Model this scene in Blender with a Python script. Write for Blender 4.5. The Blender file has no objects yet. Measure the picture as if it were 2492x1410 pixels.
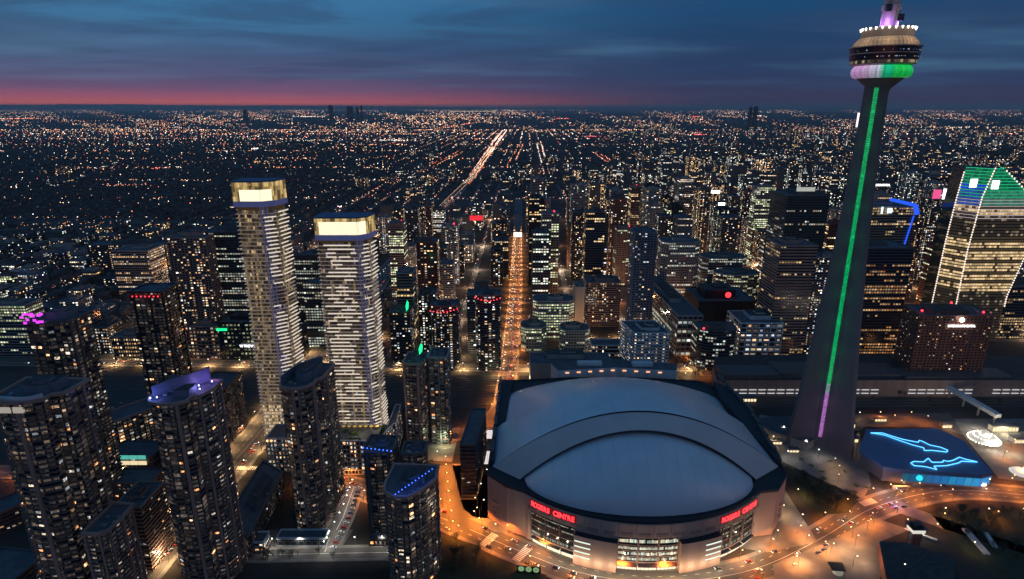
import bpy, math, random
import numpy as np
from mathutils import Vector, Matrix

C = bpy.context.scene.collection
sc = bpy.context.scene
R = random.Random(7)
pi = math.pi

# ------------------------------------------------------------------ camera
H, FPX, CXP, CYP = 311.0, 1485.0, 1246.0, 705.0
PITCH = math.atan((CYP - 262.0) / FPX)
cd = bpy.data.cameras.new('camera')
cam = bpy.data.objects.new('camera', cd)
C.objects.link(cam)
cd.sensor_width = 36.0
cd.lens = 36.0 * FPX / 2492.0
cd.clip_start = 1.0
cd.clip_end = 400000.0
cam.location = (0, 0, H)
cam.rotation_euler = (pi / 2 - PITCH, 0, 0)
sc.camera = cam


def srgb(r, g, b, k=1.0):
    def f(c):
        c /= 255.0
        return c / 12.92 if c <= 0.04045 else ((c + 0.055) / 1.055) ** 2.4
    return (f(r) * k, f(g) * k, f(b) * k, 1.0)


# ------------------------------------------------------------------ dusk sky
world = bpy.data.worlds.new('World')
sc.world = world
world.use_nodes = True
nt = world.node_tree
for n in list(nt.nodes):
    nt.nodes.remove(n)
N = nt.nodes.new
Lk = nt.links.new
wout = N('ShaderNodeOutputWorld')
bg = N('ShaderNodeBackground')
tc = N('ShaderNodeTexCoord')
sep = N('ShaderNodeSeparateXYZ')
Lk(tc.outputs['Generated'], sep.inputs[0])


def wmath(op, a, b=None, c=None):
    m = N('ShaderNodeMath')
    m.operation = op
    for i, x in enumerate((a, b, c)):
        if x is None:
            continue
        if isinstance(x, (int, float)):
            m.inputs[i].default_value = x
        else:
            Lk(x, m.inputs[i])
    return m.outputs[0]


def wramp(stops, fac):
    r = N('ShaderNodeValToRGB')
    el = r.color_ramp.elements
    while len(el) > 1:
        el.remove(el[-1])
    el[0].position = stops[0][0]
    el[0].color = srgb(*stops[0][1])
    for p, c in stops[1:]:
        e = el.new(p)
        e.color = srgb(*c)
    Lk(fac, r.inputs[0])
    return r.outputs[0]


def wmix(f, a, b, mode='MIX'):
    m = N('ShaderNodeMix')
    m.data_type = 'RGBA'
    m.blend_type = mode
    if isinstance(f, (int, float)):
        m.inputs[0].default_value = f
    else:
        Lk(f, m.inputs[0])
    for i, x in ((6, a), (7, b)):
        if isinstance(x, tuple):
            m.inputs[i].default_value = x
        else:
            Lk(x, m.inputs[i])
    return m.outputs[2]


elev = wmath('POWER', wmath('MAXIMUM', sep.outputs[2], 0.0), 0.5)
sq = math.sqrt
left = wramp([(0, (238, 122, 104)), (sq(.006), (216, 106, 102)), (sq(.0125), (172, 90, 108)), (sq(.024), (120, 82, 114)),
              (sq(.045), (80, 80, 116)), (sq(.08), (58, 84, 122)), (sq(.115), (56, 108, 148)), (sq(.15), (52, 112, 158)),
              (sq(.2), (58, 124, 172)), (sq(.4), (48, 102, 150)), (1, (34, 76, 118))], elev)
right = wramp([(0, (58, 48, 74)), (sq(.02), (52, 54, 84)), (sq(.05), (40, 58, 94)), (sq(.1), (30, 62, 98)),
               (sq(.16), (24, 72, 114)), (sq(.3), (38, 90, 134)), (sq(.5), (38, 86, 130)), (1, (34, 76, 118))], elev)
mr = N('ShaderNodeMapRange')
mr.interpolation_type = 'SMOOTHSTEP'
mr.inputs[1].default_value = -0.40
mr.inputs[2].default_value = 0.34
Lk(sep.outputs[0], mr.inputs[0])
base = wmix(mr.outputs[0], left, right)
# thin streaky cloud sheets seen in perspective
den = wmath('ADD', wmath('MAXIMUM', sep.outputs[2], 0.0), 0.05)
comb = N('ShaderNodeCombineXYZ')
Lk(wmath('MULTIPLY', wmath('DIVIDE', sep.outputs[0], den), 0.42), comb.inputs[0])
Lk(wmath('MULTIPLY', wmath('DIVIDE', sep.outputs[1], den), .62), comb.inputs[1])
nz = N('ShaderNodeTexNoise')
nz.inputs['Scale'].default_value = 0.95
nz.inputs['Detail'].default_value = 8
nz.inputs['Roughness'].default_value = 0.58
nz.inputs['Distortion'].default_value = 0.6
Lk(comb.outputs[0], nz.inputs['Vector'])
cr = N('ShaderNodeMapRange')
cr.interpolation_type = 'SMOOTHSTEP'
cr.inputs[1].default_value = 0.46
cr.inputs[2].default_value = 0.60
Lk(nz.outputs[0], cr.inputs[0])
nz2 = N('ShaderNodeTexNoise')
nz2.inputs['Scale'].default_value = 0.62
nz2.inputs['Detail'].default_value = 5
Lk(comb.outputs[0], nz2.inputs['Vector'])
cr2 = N('ShaderNodeMapRange')
cr2.interpolation_type = 'SMOOTHSTEP'
cr2.inputs[1].default_value = 0.45
cr2.inputs[2].default_value = 0.75
Lk(nz2.outputs[0], cr2.inputs[0])
fade = N('ShaderNodeMapRange')
fade.inputs[1].default_value = 0.012
fade.inputs[2].default_value = 0.06
Lk(sep.outputs[2], fade.inputs[0])
cf = wmath('MULTIPLY', wmath('MULTIPLY', cr.outputs[0], 0.52), fade.outputs[0])
clouded = wmix(cf, base, srgb(44, 66, 100))
lf = wmath('MULTIPLY', wmath('MULTIPLY', cr2.outputs[0], 0.45), fade.outputs[0])
clouded = wmix(lf, clouded, srgb(88, 132, 166))
skyt = N('ShaderNodeTexSky')
skyt.sky_type = 'NISHITA'
skyt.sun_disc = False
skyt.sun_elevation = math.radians(-4)
skyt.sun_rotation = math.radians(-62)
total = wmix(0.04, clouded, skyt.outputs[0], 'ADD')
Lk(total, bg.inputs[0])
bg.inputs[1].default_value = 1.08
Lk(bg.outputs[0], wout.inputs[0])

# the last glow in the west: very weak and very soft
sl = bpy.data.lights.new('dusk_sun', 'SUN')
sl.energy = 0.10
sl.angle = math.radians(40)
sl.color = (1.0, 0.62, 0.6)
so = bpy.data.objects.new('dusk_sun', sl)
C.objects.link(so)
so.rotation_euler = (math.radians(70), 0, math.radians(62))

sc.view_settings.view_transform = 'Standard'
sc.view_settings.look = 'None'
sc.view_settings.exposure = 0
sc.view_settings.gamma = 1
sc.view_settings.use_curve_mapping = False
sc.render.engine = 'CYCLES'
sc.cycles.use_denoising = True
sc.cycles.max_bounces = 4
sc.cycles.diffuse_bounces = 2
sc.cycles.glossy_bounces = 2
sc.cycles.transparent_max_bounces = 4
sc.cycles.sample_clamp_indirect = 2.0
sc.cycles.use_light_tree = True
sc.cycles.caustics_reflective = False
sc.cycles.caustics_refractive = False


# ------------------------------------------------------------------ measuring helpers
def ray(px, py):
    u, v = px - CXP, py - CYP
    cp, sp = math.cos(PITCH), math.sin(PITCH)
    return u, FPX * cp - v * sp, -(FPX * sp + v * cp)


def G(px, py, z=0.0):
    x, y, d = ray(px, py)
    t = (z - H) / d
    return x * t, y * t


def W(px, py, Y):
    x, y, d = ray(px, py)
    t = Y / y
    return x * t, H + d * t


def GP(pts, z=0.0):
    return [G(a, b, z) for a, b in pts]


# ------------------------------------------------------------------ materials
MATS = {}


def pbsdf(name):
    m = bpy.data.materials.new(name)
    m.use_nodes = True
    return m, m.node_tree, m.node_tree.nodes['Principled BSDF']


def mat(name, col, rough=0.7, metal=0.0, var=0.18, scale=0.15, bump=0.0, emit=None, es=0.0, streak=False):
    if name in MATS:
        return MATS[name]
    m, t, b = pbsdf(name)
    b.inputs['Roughness'].default_value = rough
    b.inputs['Metallic'].default_value = metal
    if var > 0:
        co = t.nodes.new('ShaderNodeTexCoord')
        mp = t.nodes.new('ShaderNodeMapping')
        if streak:
            mp.inputs['Scale'].default_value = (1, 1, 0.08)
        n = t.nodes.new('ShaderNodeTexNoise')
        n.inputs['Scale'].default_value = scale
        n.inputs['Detail'].default_value = 5
        t.links.new(co.outputs['Object'], mp.inputs[0])
        t.links.new(mp.outputs[0], n.inputs['Vector'])
        r = t.nodes.new('ShaderNodeMapRange')
        r.inputs[1].default_value = 0.3
        r.inputs[2].default_value = 0.7
        r.inputs[3].default_value = 1 - var
        r.inputs[4].default_value = 1 + var
        t.links.new(n.outputs[0], r.inputs[0])
        mx = t.nodes.new('ShaderNodeVectorMath')
        mx.operation = 'SCALE'
        mx.inputs[0].default_value = col[:3]
        t.links.new(r.outputs[0], mx.inputs['Scale'])
        t.links.new(mx.outputs[0], b.inputs['Base Color'])
        if bump:
            bp = t.nodes.new('ShaderNodeBump')
            bp.inputs['Strength'].default_value = bump
            t.links.new(n.outputs[0], bp.inputs['Height'])
            t.links.new(bp.outputs[0], b.inputs['Normal'])
    else:
        b.inputs['Base Color'].default_value = (*col[:3], 1)
    if emit is not None:
        b.inputs['Emission Color'].default_value = (*emit[:3], 1)
        b.inputs['Emission Strength'].default_value = es
        m.cycles.emission_sampling = 'NONE'
    MATS[name] = m
    return m


def emis(name, col, s=1.0, rough=0.5):
    return mat(name, (0.02, 0.02, 0.02), rough, 0, 0, emit=col, es=s)


# one material whose glow is stored pane by pane
def glow_mat(name='lit_pane', strength=1.0, texture=False):
    m, t, b = pbsdf(name)
    b.inputs['Base Color'].default_value = (.02, .022, .026, 1)
    b.inputs['Roughness'].default_value = 0.25
    a = t.nodes.new('ShaderNodeAttribute')
    a.attribute_name = 'glow'
    out = a.outputs['Color']
    if texture:
        co = t.nodes.new('ShaderNodeTexCoord')
        n = t.nodes.new('ShaderNodeTexNoise')
        n.inputs['Scale'].default_value = 0.7
        n.inputs['Detail'].default_value = 3
        t.links.new(co.outputs['Object'], n.inputs['Vector'])
        r = t.nodes.new('ShaderNodeMapRange')
        r.inputs[1].default_value = 0.35
        r.inputs[2].default_value = 0.65
        r.inputs[3].default_value = 0.35
        r.inputs[4].default_value = 1.4
        t.links.new(n.outputs[0], r.inputs[0])
        mx = t.nodes.new('ShaderNodeVectorMath')
        mx.operation = 'SCALE'
        t.links.new(out, mx.inputs[0])
        t.links.new(r.outputs[0], mx.inputs['Scale'])
        out = mx.outputs[0]
    t.links.new(out, b.inputs['Emission Color'])
    b.inputs['Emission Strength'].default_value = strength
    m.cycles.emission_sampling = 'NONE'
    return m


GLOW = glow_mat()
GLOWT = glow_mat('lit_interior', texture=True)

m_conc = mat('concrete_grey', (.30, .28, .26), .8, streak=True)
m_conc_brown = mat('concrete_brown', (.36, .22, .17), .8, streak=True)
m_conc_dark = mat('cladding_charcoal', (.085, .08, .08), .6, streak=True)
m_beige = mat('cladding_beige', (.42, .37, .29), .8, streak=True)
m_white = mat('cladding_white', (.55, .54, .53), .7, streak=True)
m_blue = mat('cladding_blue_grey', (.12, .15, .19), .6, streak=True)
m_brick = mat('cladding_brick', (.22, .085, .055), .85, streak=True)
m_black = mat('cladding_black', (.016, .016, .018), .4, var=.1)
m_glass = mat('glass_dark', (.022, .026, .032), .14, var=.3, scale=.25)
m_glassg = mat('glass_green', (.03, .045, .042), .12, var=.3, scale=.25)
m_roof = mat('roof_membrane', (.085, .09, .10), .85, var=.3, scale=.12)
m_roofd = mat('roof_gravel', (.05, .048, .048), .9, var=.3, scale=.2)
m_metal = mat('painted_metal', (.22, .23, .25), .45, .3, var=.1)
m_pole = mat('pole_steel', (.08, .08, .085), .5, .6, var=0)
m_rubber = mat('tyre_rubber', (.015, .015, .015), .9, var=0)
WALLS = dict(conc=m_conc, brown=m_conc_brown, dark=m_conc_dark, beige=m_beige, white=m_white, blue=m_blue, brick=m_brick, black=m_black)
ADJ = dict(conc='grey concrete', brown='brown concrete', dark='charcoal', beige='beige', white='white', blue='slate', brick='brick', black='black')


# ------------------------------------------------------------------ mesh helpers
class MB:
    def __init__(s):
        s.v, s.f, s.m, s.g = [], [], [], []

    def face(s, pts, m=0, g=None):
        i = len(s.v)
        s.v.extend(pts)
        s.f.append(tuple(range(i, i + len(pts))))
        s.m.append(m)
        s.g.append(g or (0, 0, 0))

    def box(s, x0, x1, y0, y1, z0, z1, m=0, g=None, bottom=True):
        s.prism([(x0, y0), (x1, y0), (x1, y1), (x0, y1)], z0, z1, m, m, bottom, g)

    def prism(s, poly, z0, z1, m=0, mt=None, bottom=False, g=None, top=True):
        if mt is None:
            mt = m
        n = len(poly)
        i = len(s.v)
        s.v.extend([(x, y, z0) for x, y in poly] + [(x, y, z1) for x, y in poly])
        for k in range(n):
            j = (k + 1) % n
            s.f.append((i + k, i + j, i + n + j, i + n + k))
            s.m.append(m)
            s.g.append(g or (0, 0, 0))
        if top:
            s.f.append(tuple(i + n + k for k in range(n)))
            s.m.append(mt)
            s.g.append(g or (0, 0, 0))
        if bottom:
            s.f.append(tuple(i + n - 1 - k for k in range(n)))
            s.m.append(m)
            s.g.append(g or (0, 0, 0))

    def ring(s, outer, inner, z0, z1, m=0, g=None):
        n = len(outer)
        i = len(s.v)
        for P, z in ((outer, z0), (outer, z1), (inner, z1), (inner, z0)):
            s.v.extend([(x, y, z) for x, y in P])
        for k in range(n):
            j = (k + 1) % n
            for a in range(4):
                b = (a + 1) % 4
                s.f.append((i + a * n + k, i + a * n + j, i + b * n + j, i + b * n + k))
                s.m.append(m)
                s.g.append(g or (0, 0, 0))

    def obb(s, c, ux, hx, hy, z0, z1, m=0, g=None):
        uy = (-ux[1], ux[0])
        P = [(c[0] + ux[0] * a * hx + uy[0] * b * hy, c[1] + ux[1] * a * hx + uy[1] * b * hy) for a, b in ((-1, -1), (1, -1), (1, 1), (-1, 1))]
        s.prism(P, z0, z1, m, m, True, g)

    def tube(s, p0, p1, r0, r1=None, n=6, m=0, g=None, cap=True):
        r1 = r0 if r1 is None else r1
        p0, p1 = Vector(p0), Vector(p1)
        d = (p1 - p0).normalized()
        a = d.orthogonal().normalized()
        b = d.cross(a)
        i = len(s.v)
        for p, r in ((p0, r0), (p1, r1)):
            for k in range(n):
                t = 2 * pi * k / n
                s.v.append(tuple(p + a * (r * math.cos(t)) + b * (r * math.sin(t))))
        for k in range(n):
            j = (k + 1) % n
            s.f.append((i + k, i + j, i + n + j, i + n + k))
            s.m.append(m)
            s.g.append(g or (0, 0, 0))
        if cap:
            for q in (tuple(i + n + k for k in range(n)), tuple(i + n - 1 - k for k in range(n))):
                s.f.append(q)
                s.m.append(m)
                s.g.append(g or (0, 0, 0))

    def lathe(s, prof, n=48, c=(0, 0), m=0, gf=None, closed=False, mats=None):
        i = len(s.v)
        for r, z in prof:
            for k in range(n):
                t = 2 * pi * k / n
                s.v.append((c[0] + r * math.cos(t), c[1] + r * math.sin(t), z))
        L = len(prof)
        for a in range(L if closed else L - 1):
            b = (a + 1) % L
            for k in range(n):
                j = (k + 1) % n
                s.f.append((i + a * n + k, i + a * n + j, i + b * n + j, i + b * n + k))
                s.m.append(mats[a] if mats else m)
                s.g.append(gf(2 * pi * (k + .5) / n, a) if gf else (0, 0, 0))

    def ball(s, c, r, m=0, g=None, nu=8, nv=5, sq=1.0):
        i = len(s.v)
        for a in range(nv + 1):
            ph = pi * a / nv
            for k in range(nu):
                t = 2 * pi * k / nu
                s.v.append((c[0] + r * math.sin(ph) * math.cos(t), c[1] + r * math.sin(ph) * math.sin(t), c[2] - r * sq * math.cos(ph)))
        for a in range(nv):
            for k in range(nu):
                j = (k + 1) % nu
                s.f.append((i + a * nu + k, i + a * nu + j, i + (a + 1) * nu + j, i + (a + 1) * nu + k))
                s.m.append(m)
                s.g.append(g or (0, 0, 0))

    def mesh(s, name, mats, smooth=False):
        me = bpy.data.meshes.new(name)
        me.from_pydata(s.v, [], s.f)
        for mm in mats:
            me.materials.append(mm)
        me.polygons.foreach_set('material_index', s.m)
        if any(q != (0, 0, 0) for q in s.g):
            at = me.attributes.new('glow', 'FLOAT_COLOR', 'CORNER')
            arr = np.ones((len(me.loops), 4), dtype=np.float32)
            cnt = np.array([len(q) for q in s.f])
            arr[:, :3] = np.repeat(np.array([q[:3] for q in s.g], dtype=np.float32), cnt, axis=0)
            at.data.foreach_set('color', arr.ravel())
        if smooth:
            me.polygons.foreach_set('use_smooth', [True] * len(me.polygons))
        me.update()
        return me

    def build(s, name, mats, parent=None, loc=None, smooth=False, kind=None):
        if not isinstance(mats, (list, tuple)):
            mats = [mats]
        return put(name, s.mesh(name, mats, smooth), parent, loc, kind)


def put(name, me, parent=None, loc=None, kind=None, rz=0, scale=None):
    o = bpy.data.objects.new(name, me)
    C.objects.link(o)
    if loc is not None:
        o.location = loc
    if rz:
        o.rotation_euler = (0, 0, rz)
    if scale is not None:
        o.scale = scale
    if parent is not None:
        o.parent = parent
        if parent.get('wsp'):
            pass
    if kind:
        o['kind'] = kind
    return o


LABELS = set()


def tag(o, label, cat, group=None):
    o['label'] = label
    o['category'] = cat
    if group:
        o['group'] = group
    return o


def thing(name, label, cat, loc=(0, 0, 0), group=None, rz=0):
    """empty at the base of a thing; children are given in world space when rz is 0 and then shifted"""
    o = bpy.data.objects.new(name, None)
    C.objects.link(o)
    o.location = loc
    o.rotation_euler = (0, 0, rz)
    o.empty_display_size = 1
    return tag(o, label, cat, group)


def rel(o, child):
    """child mesh was modelled in world coordinates: keep it there under an empty that stands elsewhere"""
    child.location = (child.location[0] - o.location[0], child.location[1] - o.location[1], child.location[2] - o.location[2])
    return child


def struct(name, me_or_mb, mats=None):
    o = me_or_mb.build(name, mats) if isinstance(me_or_mb, MB) else put(name, me_or_mb)
    o['kind'] = 'structure'
    return o


def quads(name, P, cols, mat_, parent=None, kind='stuff'):
    """P: (n,4,3) array, cols (n,3): joined panes with their glow"""
    n = len(P)
    me = bpy.data.meshes.new(name)
    me.vertices.add(n * 4)
    me.vertices.foreach_set('co', np.asarray(P, dtype=np.float32).ravel())
    me.loops.add(n * 4)
    me.loops.foreach_set('vertex_index', np.arange(n * 4, dtype=np.int32))
    me.polygons.add(n)
    me.polygons.foreach_set('loop_start', np.arange(0, n * 4, 4, dtype=np.int32))
    me.materials.append(mat_)
    at = me.attributes.new('glow', 'FLOAT_COLOR', 'CORNER')
    arr = np.ones((n * 4, 4), dtype=np.float32)
    arr[:, :3] = np.repeat(np.asarray(cols, dtype=np.float32), 4, axis=0)
    at.data.foreach_set('color', arr.ravel())
    me.update()
    me.validate()
    o = put(name, me, parent, kind=kind)
    return o


def area2(p):
    return sum(p[i][0] * p[(i + 1) % len(p)][1] - p[(i + 1) % len(p)][0] * p[i][1] for i in range(len(p)))


def ccw(p):
    return list(p) if area2(p) > 0 else list(reversed(p))


def offset(poly, d):
    n = len(poly)
    out = []
    for i in range(n):
        p0, p1, p2 = poly[i - 1], poly[i], poly[(i + 1) % n]
        a = Vector((p1[0] - p0[0], p1[1] - p0[1])).normalized()
        b = Vector((p2[0] - p1[0], p2[1] - p1[1])).normalized()
        na, nb = Vector((a.y, -a.x)), Vector((b.y, -b.x))
        k = na + nb
        q = k / max(.35, k.dot(na)) if k.length > 1e-4 else na
        out.append((p1[0] + q.x * d, p1[1] + q.y * d))
    return out


def arc(cx, cy, r, a0, a1, n):
    return [(cx + r * math.cos(math.radians(a0 + (a1 - a0) * i / n)), cy + r * math.sin(math.radians(a0 + (a1 - a0) * i / n))) for i in range(n + 1)]


# ------------------------------------------------------------------ glow palettes (linear light)
PAL = {
    'warm': [(1.0, .66, .34), (1.0, .74, .45), (1.0, .58, .26), (1.0, .82, .6), (.95, .9, .8), (1.0, .46, .18)],
    'cool': [(.85, .95, .80), (.95, .98, .88), (.8, 1.0, .86), (1.0, .86, .62), (1, .93, .75)],
    'mix': [(1.0, .70, .40), (1.0, .80, .56), (.95, .93, .86), (1.0, .6, .3), (.80, .93, .9), (1.0, .85, .65), (.75, .8, 1.0)],
    'gold': [(1.0, .62, .25), (1.0, .7, .35), (.9, .5, .2), (1.0, .8, .5)],
    'lime': [(.78, .92, .45), (.85, .95, .55), (.9, .9, .6), (.7, .85, .5), (1, .95, .7)],
    'orange': [(1.0, .42, .12), (1.0, .5, .2), (1.0, .65, .35)],
}


def facade(poly, z0, z1, fh, bay, lit, pal, seed, wf=.72, hf=.5, out=.12, style='resi', bright=1.0, all_sides=False, zb=.3, lit_top=None):
    """lit panes of a building as arrays; only walls that are not turned away from the city side in view"""
    rg = np.random.RandomState(seed)
    P, K = [], []
    pl = np.array(PAL[pal])
    n = len(poly)
    nf = max(1, int((z1 - z0) / fh))
    for i in range(n):
        a, b = np.array(poly[i]), np.array(poly[(i + 1) % n])
        t = b - a
        L = np.hypot(*t)
        if L < 1.5:
            continue
        t = t / L
        nm = np.array((t[1], -t[0]))
        mid = (a + b) / 2
        if not all_sides and nm.dot(-mid) / np.hypot(*mid) < -.3:
            continue
        nb = max(1, int(round(L / bay)))
        w = L / nb
        fi, bi = np.meshgrid(np.arange(nf), np.arange(nb), indexing='ij')
        if style == 'office':
            pf = rg.beta(.5, 1.1, nf)[:, None] * 2.0 * lit
            blk = np.repeat(rg.rand(nf, max(1, nb // 4 + 1)), 4, axis=1)[:, :nb]
            on = blk * .75 + rg.rand(nf, nb) * .25 < pf
        else:
            colp = np.clip(rg.gamma(2.0, .5, nb), .2, 2.2)[None, :]
            on = rg.rand(nf, nb) < lit * colp
        fi, bi = fi[on], bi[on]
        if len(fi) == 0:
            continue
        m = len(fi)
        s0 = (bi + .5) * w
        ww = w * wf * (rg.uniform(.45, 1, m) if style == 'resi' else 1)
        hh = fh * hf * (rg.uniform(.6, 1, m) if style == 'resi' else 1)
        zc = z0 + fi * fh + fh * zb + fh * hf / 2
        Q = np.zeros((m, 4, 3))
        for k, (sx, sz) in enumerate(((-1, -1), (1, -1), (1, 1), (-1, 1))):
            s = s0 + sx * ww / 2
            Q[:, k, 0] = a[0] + t[0] * s + nm[0] * out
            Q[:, k, 1] = a[1] + t[1] * s + nm[1] * out
            Q[:, k, 2] = zc + sz * hh / 2
        if style == 'resi':
            inten = np.clip(rg.lognormal(-.55, .9, m), .07, 3.5)
        else:
            inten = np.clip(rg.lognormal(-.45, .55, m), .1, 2.4)
        c = pl[rg.randint(0, len(pl), m)] * (inten * bright)[:, None]
        P.append(Q)
        K.append(c)
    if not P:
        return None, None
    return np.concatenate(P), np.concatenate(K)


OCC = []  # footprints already used


def occupy(poly, m=3):
    xs = [p[0] for p in poly]
    ys = [p[1] for p in poly]
    OCC.append((min(xs) - m, max(xs) + m, min(ys) - m, max(ys) + m))


def free(x0, x1, y0, y1):
    for a, b, c, d in OCC:
        if x0 < b and x1 > a and y0 < d and y1 > c:
            return False
    return True


# unit window shared by the near buildings
WIN = {}


def near_window(k):
    """window with its own brightness"""
    if k in WIN:
        return WIN[k]
    mb = MB()
    f = .07
    for x0, x1, z0, z1 in ((-.5, .5, -.5, -.5 + f), (-.5, .5, .5 - f, .5), (-.5, -.5 + f, -.5 + f, .5 - f), (.5 - f, .5, -.5 + f, .5 - f)):
        mb.box(x0, x1, -.14, .0, z0, z1, 0)
    mb.face([(-.43, -.05, -.43), (.43, -.05, -.43), (.43, -.05, .43), (-.43, -.05, .43)], 1)
    cols = [(1.0, .68, .42), (1.0, .80, .58), (1.0, .52, .24), (1.0, .86, .70), (.92, .92, .88), (1.0, .74, .52), (.8, .9, .95), (1.0, .42, .16)]
    inten = [.7, 1.5, .5, .9, .8, .22, .30, 1.7, .15, .10, 2.8, .4, .035]
    c = cols[k % len(cols)]
    nm = 'window_glow_%d' % k
    m, t, b = pbsdf(nm)
    b.inputs['Base Color'].default_value = (.02, .02, .025, 1)
    b.inputs['Roughness'].default_value = .2
    co = t.nodes.new('ShaderNodeTexCoord')
    oi = t.nodes.new('ShaderNodeObjectInfo')
    ad = t.nodes.new('ShaderNodeVectorMath')
    ad.operation = 'ADD'
    sca = t.nodes.new('ShaderNodeMath')
    sca.operation = 'MULTIPLY'
    sca.inputs[1].default_value = 57.0
    t.links.new(oi.outputs['Random'], sca.inputs[0])
    t.links.new(co.outputs['Object'], ad.inputs[0])
    t.links.new(sca.outputs[0], ad.inputs[1])
    n = t.nodes.new('ShaderNodeTexNoise')
    n.inputs['Scale'].default_value = 2.2
    n.inputs['Detail'].default_value = 2
    t.links.new(ad.outputs[0], n.inputs['Vector'])
    r = t.nodes.new('ShaderNodeMapRange')
    r.inputs[1].default_value = .40
    r.inputs[2].default_value = .66
    r.inputs[3].default_value = .12
    r.inputs[4].default_value = 1.5
    t.links.new(n.outputs[0], r.inputs[0])
    mu = t.nodes.new('ShaderNodeMath')
    mu.operation = 'MULTIPLY'
    mu.inputs[1].default_value = inten[k % len(inten)]
    t.links.new(r.outputs[0], mu.inputs[0])
    b.inputs['Emission Color'].default_value = (*c, 1)
    t.links.new(mu.outputs[0], b.inputs['Emission Strength'])
    m.cycles.emission_sampling = 'NONE'
    WIN[k] = mb.mesh('window', [m_conc_dark, m])
    return WIN[k]


def dark_window():
    if 'dark' not in WIN:
        mb = MB()
        f = .06
        for x0, x1, z0, z1 in ((-.5, .5, -.5, -.5 + f), (-.5, .5, .5 - f, .5), (-.5, -.5 + f, -.5 + f, .5 - f), (.5 - f, .5, -.5 + f, .5 - f)):
            mb.box(x0, x1, -.14, .0, z0, z1, 0)
        mb.face([(-.44, -.05, -.44), (.44, -.05, -.44), (.44, -.05, .44), (-.44, -.05, .44)], 1)
        WIN['dark'] = mb.mesh('window', [m_metal, m_glass])
    return WIN['dark']


# ------------------------------------------------------------------ building kit
def ctr(poly):
    return sum(p[0] for p in poly) / len(poly), sum(p[1] for p in poly) / len(poly)


def scaled(poly, k, dx=0, dy=0):
    c = ctr(poly)
    return [(c[0] + (x - c[0]) * k + dx, c[1] + (y - c[1]) * k + dy) for x, y in poly]


SEED = [100]
GROUPED = {}


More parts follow.
